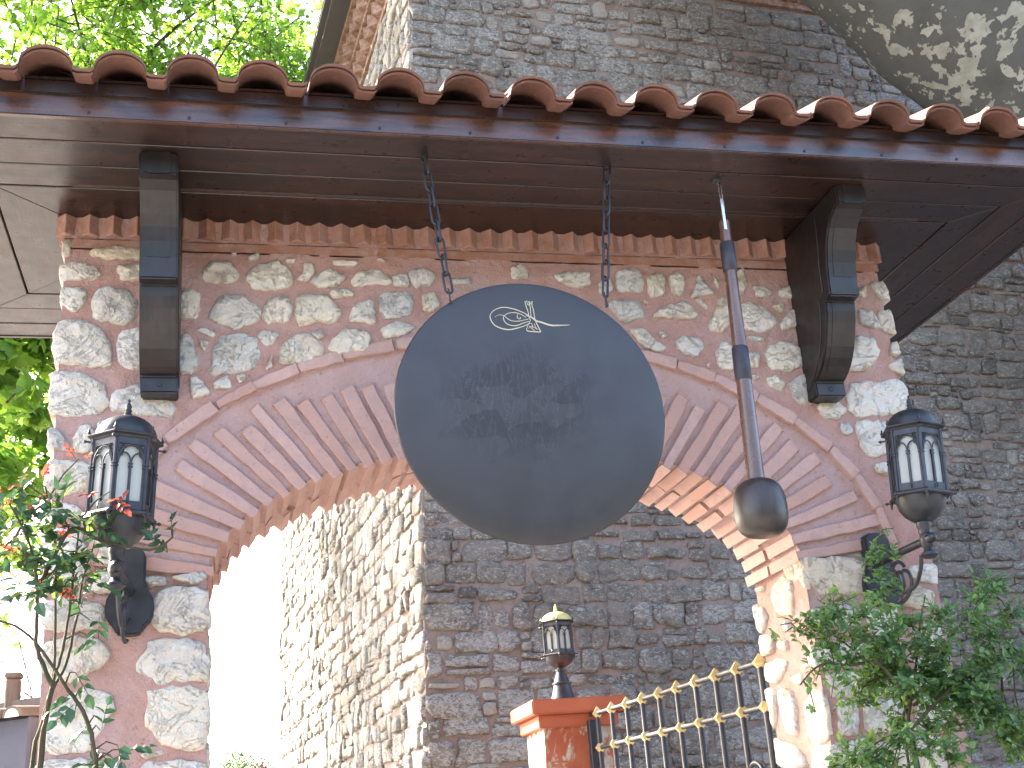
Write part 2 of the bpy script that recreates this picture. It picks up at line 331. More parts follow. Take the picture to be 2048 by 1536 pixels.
GST = [(0,-0.668,4.005,-0.621,4.022,-0.539,4.009,-0.496,3.97,-0.536,3.945,-0.665,3.938),(0,-0.435,4.008,-0.338,4.019,-0.289,4.016,-0.287,3.944,-0.419,3.948),(0,-0.656,3.902,-0.568,3.901,-0.556,3.85,-0.597,3.791,-0.653,3.832),(0,-0.523,3.882,-0.48,3.911,-0.383,3.894,-0.354,3.832,-0.359,3.769,-0.399,3.745,-0.515,3.766,-0.528,3.828),(0,-0.666,3.747,-0.603,3.764,-0.514,3.735,-0.457,3.667,-0.447,3.56,-0.507,3.552,-0.653,3.566,-0.673,3.641),(0,-0.418,3.706,-0.337,3.73,-0.281,3.708,-0.271,3.57,-0.325,3.547,-0.399,3.55,-0.422,3.614),(0,-0.677,3.521,-0.559,3.529,-0.477,3.47,-0.454,3.389,-0.492,3.345,-0.603,3.345,-0.678,3.352),(0,-0.422,3.441,-0.323,3.479,-0.192,3.39,-0.205,3.334,-0.286,3.338,-0.44,3.367),(0,-0.664,4.125,-0.626,4.122,-0.63,4.054,-0.66,4.053),(0,-0.542,4.081,-0.446,4.104,-0.34,4.096,-0.291,4.073,-0.339,4.047,-0.464,4.039,-0.541,4.057),(0,-0.16,3.908,-0.097,3.901,-0.096,3.822,-0.109,3.774,-0.186,3.772,-0.194,3.851),(0,-0.157,3.71,-0.122,3.68,-0.099,3.572,-0.119,3.526,-0.175,3.533,-0.19,3.632),(0,-0.678,3.287,-0.646,3.287,-0.598,3.229,-0.603,3.193,-0.674,3.208),(0,-0.579,3.243,-0.555,3.294,-0.523,3.301,-0.495,3.257,-0.518,3.186,-0.57,3.186),(0,-0.49,3.308,-0.465,3.323,-0.431,3.294,-0.443,3.265,-0.482,3.257),(0,-0.314,3.88,-0.244,3.89,-0.215,3.819,-0.242,3.771,-0.304,3.778),(0,-0.315,3.684,-0.226,3.694,-0.21,3.571,-0.277,3.547),(0,-0.086,4.0,-0.052,4.04,0.022,4.048,0.067,3.982,0.042,3.948,-0.041,3.94,-0.085,3.961),(0,0.092,3.977,0.152,4.035,0.232,4.049,0.282,4.011,0.286,3.943,0.226,3.919,0.131,3.917),(0,0.343,4.047,0.384,4.042,0.388,4.003,0.357,3.962,0.312,3.972,0.337,3.995),(0,0.367,3.962,0.45,4.027,0.521,3.984,0.479,3.943,0.412,3.933),(0,0.546,3.967,0.578,4.014,0.667,4.028,0.728,3.978,0.706,3.955,0.649,3.956,0.571,3.94),(0,0.734,4.001,0.797,4.003,0.805,3.952,0.737,3.947),(0,0.808,4.027,0.878,4.038,0.924,4.007,0.906,3.96,0.831,3.947,0.807,3.986),(0,-0.05,3.813,-0.011,3.88,0.067,3.882,0.161,3.818,0.151,3.774,0.053,3.731,-0.02,3.754,-0.054,3.781),(0,0.166,3.818,0.191,3.868,0.27,3.881,0.29,3.821,0.274,3.771,0.195,3.758,0.165,3.78),(0,0.305,3.866,0.356,3.9,0.447,3.886,0.496,3.831,0.48,3.781,0.444,3.763,0.414,3.774,0.319,3.755),(0,0.453,3.914,0.545,3.928,0.559,3.9,0.472,3.881),(0,0.535,3.776,0.558,3.855,0.641,3.885,0.648,3.784,0.637,3.762,0.591,3.772),(0,0.673,3.908,0.804,3.923,0.817,3.867,0.799,3.815,0.72,3.791,0.665,3.818),(0,0.861,3.907,0.914,3.926,0.937,3.858,0.899,3.829,0.862,3.834),(0,0.667,3.74,0.74,3.78,0.827,3.754,0.774,3.72,0.696,3.696),(0,-0.116,3.725,-0.073,3.732,-0.029,3.706,-0.043,3.689),(0,-0.101,3.672,-0.058,3.668,-0.076,3.625),(0,-0.038,3.609,-0.01,3.69,0.082,3.708,0.136,3.681,0.145,3.617,0.126,3.548,0.049,3.542,-0.042,3.515,-0.047,3.556),(0,0.141,3.703,0.165,3.725,0.234,3.716,0.214,3.667,0.175,3.65),(0,0.174,3.554,0.204,3.613,0.203,3.559,0.184,3.548),(0,0.233,3.645,0.283,3.7,0.353,3.712,0.422,3.67,0.406,3.61,0.331,3.571,0.243,3.576),(0,0.368,3.718,0.413,3.735,0.423,3.703,0.397,3.691),(0,0.437,3.654,0.478,3.703,0.524,3.743,0.62,3.717,0.602,3.64,0.476,3.624),(0,-0.037,3.488,0.025,3.52,0.035,3.463,-0.032,3.457),(0,0.054,3.515,0.087,3.526,0.097,3.5,0.068,3.484),(0,-0.132,3.508,-0.103,3.514,-0.046,3.436,-0.121,3.415),(0,0.102,4.067,0.152,4.097,0.152,4.069,0.112,4.056),(0,0.471,4.068,0.585,4.06,0.564,4.042,0.476,4.048),(0,0.262,4.061,0.308,4.065,0.298,4.048,0.272,4.047),(0,0.032,4.093,0.057,4.091,0.052,4.077,0.034,4.082),(0,0.663,4.074,0.711,4.076,0.694,4.063),(0,0.992,3.987,1.087,3.998,1.085,3.972,1.014,3.962),(0,1.273,4.055,1.322,4.074,1.353,4.049,1.349,4.006,1.277,4.003),(0,1.472,4.026,1.547,4.046,1.645,4.04,1.639,3.979,1.588,3.961,1.501,3.993),(0,1.687,3.991,1.746,4.01,1.752,3.964,1.722,3.935,1.685,3.94),(0,1.774,4.045,1.834,4.07,1.899,4.055,1.898,3.951,1.772,3.951),(0,1.923,4.027,1.981,4.046,2.011,4.023,1.99,3.936,1.933,3.923,1.921,3.957),(0,2.035,4.036,2.077,4.06,2.107,4.032,2.098,3.962,2.073,3.935,2.036,3.955),(0,2.157,3.981,2.183,4.052,2.214,3.988,2.248,3.949,2.191,3.941,2.127,3.928),(0,2.248,4.03,2.28,4.013,2.275,3.978,2.25,4.007),(0,2.371,4.057,2.418,4.1,2.419,3.994,2.37,3.934,2.323,3.956,2.342,4.015),(0,2.447,3.989,2.5,3.996,2.551,3.956,2.508,3.938,2.457,3.939),(0,2.578,3.981,2.634,4.0,2.682,3.977,2.67,3.936,2.584,3.942),(0,1.718,3.895,1.817,3.909,1.876,3.899,1.884,3.826,1.799,3.796,1.763,3.818),(0,1.922,3.826,2.006,3.885,2.108,3.905,2.155,3.837,2.113,3.819,2.02,3.823),(0,2.212,3.81,2.274,3.932,2.327,3.91,2.318,3.806,2.26,3.754,2.201,3.77),(0,2.375,3.888,2.424,3.912,2.5,3.885,2.551,3.811,2.481,3.763,2.381,3.773),(0,2.555,3.799,2.612,3.864,2.68,3.895,2.671,3.802,2.574,3.771),(0,2.148,3.917,2.166,3.923,2.211,3.884,2.198,3.867),(0,1.811,3.757,1.882,3.769,1.924,3.709,1.98,3.676,1.945,3.654,1.872,3.675),(0,1.951,3.754,1.993,3.738,1.963,3.718),(0,2.028,3.71,2.069,3.734,2.134,3.723,2.162,3.685,2.117,3.634,2.058,3.644,2.029,3.677),(0,2.219,3.657,2.259,3.703,2.311,3.681,2.302,3.575,2.224,3.571),(0,2.374,3.654,2.43,3.649,2.414,3.582,2.369,3.581),(0,2.475,3.684,2.553,3.713,2.629,3.686,2.656,3.607,2.581,3.569,2.485,3.571,2.462,3.638),(0,2.387,3.739,2.47,3.729,2.456,3.712,2.401,3.716),(0,2.45,3.526,2.492,3.543,2.537,3.505,2.514,3.466,2.461,3.487),(0,2.545,3.488,2.61,3.539,2.658,3.556,2.661,3.406,2.614,3.394,2.56,3.438),(0,2.375,3.542,2.413,3.537,2.393,3.515),(0,1.893,3.911,1.914,3.9,1.911,3.877,1.894,3.894),(0,2.161,3.595,2.181,3.601,2.169,3.571),(0,2.585,3.916,2.606,3.899,2.577,3.863,2.53,3.891),(0,3.065,4.026,3.139,4.04,3.171,3.987,3.16,3.934,3.108,3.939,3.081,3.985),(0,2.979,3.883,3.05,3.884,3.081,3.798,3.032,3.791,2.973,3.819),(0,3.079,3.879,3.145,3.887,3.167,3.817,3.154,3.764,3.099,3.769,3.076,3.803),(0,2.936,3.743,3.027,3.733,3.049,3.665,2.988,3.585,2.898,3.567,2.855,3.584),(0,3.117,3.712,3.154,3.724,3.164,3.655,3.099,3.649),(0,3.077,3.597,3.161,3.638,3.168,3.587,3.154,3.547,3.102,3.575),(0,2.862,3.494,2.929,3.517,3.025,3.507,3.081,3.53,3.135,3.508,3.179,3.469,3.16,3.374,3.086,3.352,2.937,3.346,2.878,3.335,2.842,3.384),(0,2.682,3.4,2.77,3.422,2.829,3.373,2.77,3.33,2.703,3.33),(0,2.777,3.303,2.829,3.313,2.837,3.265,2.8,3.249,2.782,3.27),(0,2.862,3.308,2.971,3.319,3.05,3.313,3.067,3.253,3.033,3.167,2.91,3.146,2.872,3.179,2.857,3.254),(0,2.998,3.954,2.991,3.977,3.039,4.014,3.034,3.954),(0,2.919,3.109,2.981,3.117,3.019,3.092,2.978,3.059,2.928,3.068),(0,2.482,2.681,2.613,2.681,2.791,2.658,2.757,2.521,2.553,2.527,2.506,2.581),(0,3.006,2.637,3.135,2.641,3.123,2.548,3.034,2.566,2.989,2.598),(0,2.939,2.515,3.004,2.544,3.098,2.511,3.066,2.435,2.944,2.454),(0,2.492,2.455,2.657,2.471,2.727,2.447,2.706,2.38,2.56,2.378,2.507,2.402),(0,2.755,2.468,2.897,2.471,2.88,2.344,2.776,2.318,2.745,2.371),(0,2.501,2.303,2.644,2.311,2.716,2.295,2.693,2.215,2.5,2.21),(0,2.751,2.321,2.882,2.329,2.883,2.22,2.745,2.212),(0,2.517,2.182,2.695,2.181,2.691,2.081,2.529,2.083),(0,2.74,2.186,2.908,2.192,2.921,2.07,2.735,2.079),(0,2.548,2.068,2.641,2.051,2.618,1.928,2.53,1.927),(0,2.671,2.056,2.85,2.054,2.84,1.929,2.655,1.933),(0,2.458,1.886,2.628,1.902,2.755,1.875,2.734,1.768,2.448,1.785),(0,2.788,1.893,2.984,1.902,2.99,1.752,2.77,1.766),(0,3.005,2.366,3.088,2.391,3.103,2.279,2.99,2.256),(0,2.945,2.224,3.1,2.231,3.091,2.116,2.95,2.102),(0,2.943,2.069,3.075,2.076,3.058,1.931,2.871,1.934),(0,-0.694,3.102,-0.665,3.158,-0.542,3.143,-0.476,3.107,-0.499,3.037,-0.575,3.017,-0.652,3.025,-0.691,3.039),(0,-0.65,2.983,-0.554,2.968,-0.52,2.919,-0.621,2.914,-0.686,2.956),(0,-0.3,2.676,-0.217,2.68,-0.21,2.646,-0.268,2.641),(0,-0.191,2.673,-0.068,2.696,-0.055,2.669,-0.1,2.646,-0.152,2.658),(0,-0.253,2.581,-0.21,2.626,-0.126,2.63,-0.061,2.615,-0.044,2.527,-0.059,2.468,-0.155,2.452,-0.251,2.481),(0,-0.497,2.981,-0.432,2.966,-0.441,2.869,-0.518,2.871),(0,-0.675,2.874,-0.544,2.885,-0.514,2.789,-0.588,2.764,-0.671,2.793),(0,-0.491,2.843,-0.389,2.834,-0.335,2.771,-0.385,2.718,-0.475,2.748),(0,-0.675,2.753,-0.525,2.756,-0.508,2.655,-0.664,2.653),(0,-0.473,2.707,-0.358,2.691,-0.368,2.611,-0.482,2.628),(0,-0.262,2.425,-0.186,2.437,-0.068,2.418,-0.049,2.35,-0.054,2.27,-0.142,2.277,-0.218,2.269,-0.306,2.326),(0,-0.263,2.224,-0.24,2.246,-0.142,2.253,-0.054,2.237,-0.05,2.114,-0.063,2.028,-0.138,2.026,-0.224,2.06,-0.271,2.12),(0,-0.652,2.429,-0.551,2.46,-0.442,2.432,-0.406,2.395,-0.433,2.343,-0.56,2.284,-0.646,2.329),(0,-0.59,2.216,-0.48,2.252,-0.4,2.23,-0.392,2.178,-0.44,2.106,-0.471,2.04,-0.631,2.038,-0.625,2.144),(0,-0.66,2.59,-0.529,2.598,-0.441,2.565,-0.438,2.492,-0.552,2.472,-0.649,2.488),(0,-0.262,1.982,-0.154,1.982,-0.045,1.964,-0.033,1.856,-0.276,1.86,-0.289,1.928),(0,-0.285,2.012,-0.206,2.025,-0.2,2.007,-0.268,1.994),(0,-0.64,2.005,-0.481,2.007,-0.335,1.97,-0.337,1.875,-0.639,1.884),(1,0.293,2.639,0.175,2.648,0.126,2.611,0.152,2.471,0.193,2.466,0.304,2.493,0.349,2.576),(1,0.536,2.584,0.459,2.552,0.424,2.508,0.508,2.441,0.565,2.454,0.566,2.548),(1,0.494,2.65,0.416,2.648,0.433,2.627,0.492,2.632),(1,0.264,2.446,0.205,2.455,0.217,2.401,0.282,2.419),(1,0.02,2.69,-0.031,2.684,-0.075,2.62,-0.054,2.541,0.008,2.554,0.047,2.614),(1,0.54,2.438,0.377,2.41,0.413,2.339,0.533,2.334,0.551,2.391),(1,0.356,2.381,0.257,2.369,0.265,2.321,0.339,2.341),(1,0.544,2.304,0.394,2.303,0.28,2.277,0.372,2.22,0.432,2.199,0.542,2.218),(1,0.286,2.204,0.166,2.212,0.178,2.165,0.24,2.17),(1,0.59,2.19,0.507,2.196,0.444,2.163,0.495,2.052,0.556,2.0,0.611,2.056),(1,0.409,2.175,0.283,2.159,0.266,2.068,0.285,1.962,0.353,1.964,0.398,2.034),(1,0.196,2.076,0.09,2.134,0.014,2.117,-0.039,2.041,-0.064,1.944,-0.036,1.913,0.119,1.9,0.188,1.941),(1,0.07,2.294,-0.044,2.304,-0.025,2.201,0.05,2.22),(1,0.556,1.971,0.404,1.933,0.266,1.881,0.233,1.814,0.582,1.838),(1,0.097,1.837,-0.017,1.885,-0.038,1.846,-0.028,1.796,0.091,1.804)]

# ------------------------------------------------------------------ ground
g = MB(); S_ = 150
link_ = MB().add([(-S_, -S_, 0), (S_, -S_, 0), (S_, S_, 0), (-S_, S_, 0)], [(0, 1, 2, 3)])
tag(link_.build('ground', M_GR, fix=False), kind='structure')

# ------------------------------------------------------------------ stone gateway
rng = random.Random(7)
GX, AZ = 1.22, 2.66                     # arch axis and springing height
IA, IB, EA, EB = 1.27, .555, 1.70, 1.03 # inner and outer curve of the arch ring
GW = .53                                # thickness of the gateway wall
XL, XR, ZT = -.65, 3.12, 4.236
def intr(x):
    d = min(1, abs(x - GX) / IA); return AZ + IB * math.sqrt(max(0, 1 - d * d))
gate = tag(empty('stone_gateway', (GX, GW / 2, 0)), 'rubble stone gateway with pink brick arch under a wide tiled canopy', 'gateway')
GI = Matrix.Translation((-GX, -GW / 2, 0))
def gpart(name, me, parent):
    o = link(name, me, parent)
    if parent is gate: o.matrix_parent_inverse = GI
    return o
def sm(a, b, x):
    t = max(0, min(1, (x - a) / (b - a))); return t * t * (3 - 2 * t)
def wall_face(x, z):
    d = 1.0
    if z > AZ - .05:
        q = math.hypot((x - GX) / (EA + .01), max(0, z - AZ) / (EB + .01)); d = sm(.985, 1.0, q)
    elif abs(x - GX) < EA: d = 1.0
    e = min(1, abs(x - (GX - IA)) / .05, abs(x - (GX + IA)) / .05, abs(x - XL) / .05, abs(x - XR) / .05)
    nz = noise.noise(Vector((x * 7, 3.1, z * 7))) * .009 + noise.noise(Vector((x * 19, 8.1, z * 19))) * .007
    return .014 * (1 - d) - .004 * d + nz * e * (1.0 if d > .5 else .55)
w = MB()
def patch(xs, zlo, zhi, nz):
    V = []; F = []; m = nz + 1
    for x in xs:
        lo = zlo(x)
        for k in range(m):
            z = lo + (zhi - lo) * k / nz; V.append((x, wall_face(x, z), z))
    for i in range(len(xs) - 1):
        for k in range(nz): F.append((i * m + k, (i + 1) * m + k, (i + 1) * m + k + 1, i * m + k + 1))
    w.add(V, F)
def lin(a, b, n): return [a + (b - a) * i / n for i in range(n + 1)]
J0, J1 = GX - IA, GX + IA
patch(lin(XL, J0, 30), lambda x: 0, AZ, 120); patch(lin(XL, J0, 30), lambda x: AZ, ZT, 78)
patch(lin(J1, XR, 30), lambda x: 0, AZ, 120); patch(lin(J1, XR, 30), lambda x: AZ, ZT, 78)
mid = [GX - IA * math.cos(math.pi * i / 130) for i in range(131)]
patch(mid, intr, ZT, 78)
def strip(P, y0, y1, k=1):
    V = []; F = []
    for (x, z) in P: V += [(x, y0 + (y1 - y0) * j / k, z) for j in range(k + 1)]
    for i in range(len(P) - 1):
        for j in range(k): a = i * (k + 1) + j; F.append((a, a + 1, a + k + 2, a + k + 1))
    w.add(V, F)
strip([(J0, 0), (J0, AZ)] + [(x, intr(x)) for x in mid] + [(J1, AZ), (J1, 0)], .0, GW, 1)
strip([(XL, ZT), (XL, 0)], 0, GW); strip([(XR, 0), (XR, ZT)], 0, GW)
w.add([(XL, GW, 0), (J0, GW, 0), (J0, GW, AZ), (XL, GW, AZ)], [(3, 2, 1, 0)]); w.add([(XL, GW, AZ), (J0, GW, AZ), (J0, GW, ZT), (XL, GW, ZT)], [(3, 2, 1, 0)])
w.add([(J1, GW, 0), (XR, GW, 0), (XR, GW, AZ), (J1, GW, AZ)], [(3, 2, 1, 0)]); w.add([(J1, GW, AZ), (XR, GW, AZ), (XR, GW, ZT), (J1, GW, ZT)], [(3, 2, 1, 0)])
V = []; F = []
for x in mid: V += [(x, GW, intr(x)), (x, GW, ZT)]
for i in range(len(mid) - 1): F.append((2 * i + 1, 2 * i + 3, 2 * i + 2, 2 * i))
w.add(V, F)
wme = w.me('wall', M_PL, smooth=True); wme.materials.append(M_PL2)
for p in wme.polygons:
    c = p.center
    if c.z > AZ - .06 and c.y < GW - .01 and math.hypot((c.x - GX) / (EA + .01), max(0, c.z - AZ) / (EB + .01)) < 1 and abs(c.x - GX) < EA: p.material_index = 1
wallo = gpart('wall', wme, gate)

def stone_mesh(poly, to3d, h, rg, n=20, deep=.012, rot=0.0, flip=False, wob=.5, grow_=1.03):
    A = sum(poly[i][0] * poly[(i + 1) % len(poly)][1] - poly[(i + 1) % len(poly)][0] * poly[i][1] for i in range(len(poly))) / 2
    if A < 0: poly = poly[::-1]
    P = []
    for i in range(len(poly)):                      # one corner-cutting pass
        a, b = Vector(poly[i]), Vector(poly[(i + 1) % len(poly)])
        P += [a.lerp(b, .10), a.lerp(b, .90)]
    L = [(P[(i + 1) % len(P)] - P[i]).length for i in range(len(P))]; T = sum(L)
    pts = []; i = 0; acc = 0
    for k in range(n):
        d = T * k / n
        while acc + L[i] < d: acc += L[i]; i += 1
        pts.append(P[i].lerp(P[(i + 1) % len(P)], (d - acc) / max(1e-9, L[i])))
    c = sum(pts, Vector((0, 0))) / n; s = math.sqrt(abs(A))
    pts = [p + (p - c).normalized() * rg.uniform(-.042, .042) * s for p in pts]
    tl = (rg.uniform(-.35, .35) * h, rg.uniform(-.35, .35) * h)
    V = []; F = []
    rings = [(1.0 * grow_, -deep), (.985 * grow_, .35 * h), (.92 * grow_, .82 * h), (.68, 1.0 * h), (.34, 1.05 * h)]
    for j, (r, hh) in enumerate(rings):
        for p in pts:
            q = c + (p - c) * r; u = (p - c) / max(s, 1e-6)
            z = hh + (0 if j < 1 else (tl[0] * u.x + tl[1] * u.y) * 1.2 * min(1, j / 2) + rg.uniform(-1, 1) * wob * h * (.30 if j > 1 else .18))
            V.append(to3d(q.x, q.y, z))
    for j in range(len(rings) - 1):
        for k in range(n): F.append((j * n + k, j * n + (k + 1) % n, (j + 1) * n + (k + 1) % n, (j + 1) * n + k))
    V.append(to3d(c.x, c.y, 1.0 * h)); q = len(V) - 1; b = (len(rings) - 1) * n
    for k in range(n): F.append((b + k, b + (k + 1) % n, q))
    if flip: F = [f[::-1] for f in F]
    return V, F
def smooth_me(name, V, F, m): 
    me = mesh(name, V, F, m, True); return me
rg = random.Random(11)
for it in GST:
    pl, xy = it[0], list(zip(it[1::2], it[2::2]))
    if pl == 0:
        edge = max(p[0] for p in xy) > XR - .05 or min(p[0] for p in xy) < XL + .06 or (max(p[0] for p in xy) > J0 - .05 and min(p[0] for p in xy) < J0) or (min(p[0] for p in xy) < J1 + .05 and max(p[0] for p in xy) > J1)
        xy = [(min(XR + .035, max(XL - .025, a)), b) for a, b in xy]
        if max(p[0] for p in xy) < J0 + .2 and max(p[1] for p in xy) < AZ + .1: xy = [(min(J0 + .012, a), b) for a, b in xy]
        if min(p[0] for p in xy) > J1 - .12 and min(p[1] for p in xy) < AZ - .1: xy = [(max(J1 - .012, a), b) for a, b in xy]
        f3 = lambda a, b, h: (a, -h - .002, b)
        V, F = stone_mesh(xy, f3, rg.uniform(.013, .023), rg, 26, .16 if edge else .012, grow_=1.09)
    else:
        f3 = lambda a, b, h: (J1 - h, a, b)
        xy = [(max(-.012, min(GW + .01, a)), b) for a, b in xy]
        V, F = stone_mesh(xy, f3, rg.uniform(.012, .03), rg, 20, .012, flip=True)
    gpart('stone', smooth_me('stone', V, F, M_ST), wallo)
def rubble(x0, x1, z0, z1, rg, hmin, hmax, wmin, wmax, gap, tilt=None):
    z = z0; out = []
    while z < z1 - hmin * .6:
        h = min(rg.uniform(hmin, hmax), z1 - z); x = x0 + (0 if rg.random() < .5 else -rg.uniform(0, wmin))
        while x < x1 - wmin * .3:
            wd = rg.uniform(wmin, wmax) * (.75 + .5 * h / hmax); a = max(x, x0); b = min(x + wd, x1)
            if b - a > wmin * .45:
                k = gap
                hh = h * rg.uniform(.78, 1.02); dz = (h - hh) * rg.random()
                ja = lambda s: rg.uniform(-s, s)
                p = [(a + k + ja(.02), z + k + dz + ja(.014)), ((a + b) / 2, z + k + dz + ja(.010)), (b - k + ja(.02), z + k + dz + ja(.014)), (b - k + ja(.014), z + dz + hh / 2), (b - k + ja(.025), z + dz + hh - k + ja(.016)),
                     ((a + b) / 2, z + dz + hh - k + ja(.010)), (a + k + ja(.025), z + dz + hh - k + ja(.016)), (a + k + ja(.014), z + dz + hh / 2)]
                out.append(p)
            x += wd
        z += h
    return out
# rubble on the ends of the wall and on the other jamb, seen from a step aside
for (x, sgn, y0, y1, z0, z1) in ((XL, 1, .05, GW - .02, 1.2, 4.05), (XR, -1, .05, GW - .02, 1.2, 4.05), (J0, -1, .05, GW - .02, 1.2, AZ - .1), (J1, 1, .05, GW - .02, 1.0, 1.76)):
    for p in rubble(y0, y1, z0, z1, rg, .16, .28, .16, .34, .02):
        V, F = stone_mesh(p, lambda a, b, h, x=x, s=sgn: (x - h * s, a, b), rg.uniform(.006, .014), rg, 16, .012, flip=sgn > 0)
        gpart('stone', smooth_me('stone', V, F, M_ST), wallo)

# voussoir bricks of the arch
def brick_mesh(L, W, D, rg, n=6, j=.0032):
    """long brick: x along its length from 0, z across, y deep from 0"""
    V = []; F = []
    wr = rg.uniform(.9, 1.1)
    for i in range(n + 1):
        x = L * i / n + (rg.uniform(-.006, .006) if i in (0, n) else 0); e = .0025 if i in (0, n) else 0
        for (y, z) in ((0, -W / 2), (0, W / 2), (D, W / 2), (D, -W / 2)):
            V.append((x + rg.uniform(-j, j), y + rg.uniform(-j, j) + (e if y == 0 else 0), z * wr * (.95 + .30 * i / n) + rg.uniform(-j, j) - e * (1 if z > 0 else -1)))
    for i in range(n):
        for k in range(4): a = i * 4; F.append((a + k, a + 4 + k, a + 4 + (k + 1) % 4, a + (k + 1) % 4))
    F.append((3, 2, 1, 0)); a = n * 4; F.append((a, a + 1, a + 2, a + 3))
    m = MB().add(V, F); return m.me('brick', M_BR, bevel=.004, seg=1)
def arch_pts(n):
    T = []; N = 2000; acc = 0; prev = None; cum = []
    for i in range(N + 1):
        t = math.pi - math.pi * i / N; p = (GX + IA * math.cos(t), AZ + IB * math.sin(t))
        if prev: acc += math.hypot(p[0] - prev[0], p[1] - prev[1])
        cum.append((acc, p)); prev = p
    out = []; k = 0
    for i in range(n):
        d = acc * (i + .5) / n
        while cum[k][0] < d: k += 1
        out.append(cum[k][1])
    return out
def arch_dir(x, z):
    q = abs(x - GX) / IA; zc = 2.08 + .42 * sm(.80, 1.0, q)
    d = Vector((x - GX, z - zc)); return d.normalized()
rb = random.Random(5)
for half, n in ((0, 40), (1, 40)):
    for i, (x, z) in enumerate(arch_pts(n)):
        d = arch_dir(x, z); L = rb.uniform(.325, .415) * (1.22 if abs(x - GX) > 1.16 else 1); ang = math.atan2(d.y, d.x) + rb.uniform(-.03, .03)
        if half == 0: y0, y1 = -.0015 - rb.uniform(0, .010), rb.uniform(.235, .285)
        else:
            y0, y1 = .29, GW + .012; off = .0 if rb.random() < .6 else rb.uniform(-.012, .012); x += off; ang += off
        k = -.020 + rb.uniform(-.006, .006)
        o = gpart('brick', brick_mesh(L, rb.uniform(.043, .053), y1 - y0, rb), wallo)
        o.matrix_local = Matrix.Translation((x + d.x * k, y0, z + d.y * k)) @ Matrix.Rotation(-ang, 4, 'Y')
# thin bricks laid along the back of the arch ring
t = R(176); i = 0
while t > R(2):
    a, b = EA + .022, EB + .022; x, z = GX + a * math.cos(t), AZ + b * math.sin(t); L = rb.uniform(.17, .25)
    sp = math.hypot(a * math.sin(t), b * math.cos(t)); t2 = t - L / sp; tm = (t + t2) / 2
    xm, zm = GX + a * math.cos(tm), AZ + b * math.sin(tm)
    ang = math.atan2(GX * 0 + (AZ + b * math.sin(t2)) - z, (GX + a * math.cos(t2)) - x)
    o = gpart('brick', brick_mesh(L * .985, rb.uniform(.040, .048), .07, rb, 6, .003), wallo)
    o.matrix_local = Matrix.Translation((x, -.018 + rb.uniform(-.003, .003), z)) @ Matrix.Rotation(-ang, 4, 'Y')
    t = t2
# dog-tooth course under the soffit
def tooth_mesh(rg, s=.058, z0=4.146, z1=ZT + .002):
    c = s / math.sqrt(2); m = MB(); P = [(-c, 0), (0, -c), (c, 0), (0, c)]; V = []
    for k, z in enumerate((z0, (z0 + z1) / 2, z1)):
        V += [(x + rg.uniform(-.002, .002), y + rg.uniform(-.002, .002), z + (rg.uniform(-.003, .003) if k == 0 else 0)) for x, y in P]
    F = [(3, 2, 1, 0), (8, 9, 10, 11)] + [(k * 4 + i, k * 4 + (i + 1) % 4, k * 4 + 4 + (i + 1) % 4, k * 4 + 4 + i) for k in range(2) for i in range(4)]
    return m.add(V, F).me('brick', M_BR2, bevel=.003)
teeth = [tooth_mesh(rb) for _ in range(6)]
for k in range(40):
    x = XL + .0 + k * (XR - XL) / 39
    o = gpart('brick', rb.choice(teeth), wallo); o.location = (x, .0, 0)
for k in range(1, 6):
    for x in (XL, XR):
        o = gpart('brick', rb.choice(teeth), wallo); o.location = (x, k * .096, 0)
m = MB(); m.box(XL - .012, XR + .012, -.012, .0, 4.085, 4.136); gpart('string_course', m.me('string_course', M_BR2, bevel=.006, seg=2), wallo)

# canopy roof: soffit boards, fascias, deck, tiles
roof = gpart('roof', MB().add([], []).me('roof', M_W, fix=False), gate) if False else None
FX0, FX1, FY0, FY1 = XL - .81, XR + .81, -.80, GW + .80
dk = MB(); zr = 4.372; RG = .44
dk.add([(FX0 - .02, FY0 - .02, zr), (FX1 + .02, FY0 - .02, zr), (FX1 + .02, FY1 + .02, zr), (FX0 - .02, FY1 + .02, zr),
        (FX0 + 1.09, GW / 2, zr + RG), (FX1 - 1.09, GW / 2, zr + RG),
        (FX0 - .02, FY0 - .02, zr - .05), (FX1 + .02, FY0 - .02, zr - .05), (FX1 + .02, FY1 + .02, zr - .05), (FX0 - .02, FY1 + .02, zr - .05)],
       [(0, 1, 5, 4), (2, 3, 4, 5), (1, 2, 5), (3, 0, 4), (7, 6, 9, 8), (0, 6, 7, 1), (1, 7, 8, 2), (2, 8, 9, 3), (3, 9, 6, 0)])
roof = gpart('roof', dk.me('roof', M_W), gate)
bands = [0.0, .262, .437, .622, .792]
def ring_boards():
    out = []
    for a, b in zip(bands[:-1], bands[1:]):
        g = .004
        a0, b0 = a + (g if a > 0 else -.02), b - g
        P = lambda d: [(XL - d, -d), (XR + d, -d), (XR + d, GW + d), (XL - d, GW + d)]
        A, B = P(a0), P(b0)
        for s in range(4): out.append((s, [A[s], A[(s + 1) % 4], B[(s + 1) % 4], B[s]]))
    return out
for s, q in ring_boards():
    c = sum((Vector(p) for p in q), Vector((0, 0))) / 4
    q = [tuple(c + (Vector(p) - c) * .9995) for p in q]; dz = rb.uniform(0, .003)
    m = MB().prism(q, lambda x, y: (x, y, ZT + dz), lambda x, y: (x, y, ZT + .03))
    gpart('soffit_board', m.me('soffit_board', M_W if s % 2 == 0 else M_WY, bevel=.003), roof)
m = MB().prism([(XL - .78, -.78), (XR + .78, -.78), (XR + .78, GW + .78), (XL - .78, GW + .78)], lambda x, y: (x, y, ZT + .032), lambda x, y: (x, y, ZT + .05))
gpart('soffit_backing', m.me('soffit_backing', M_W), roof)
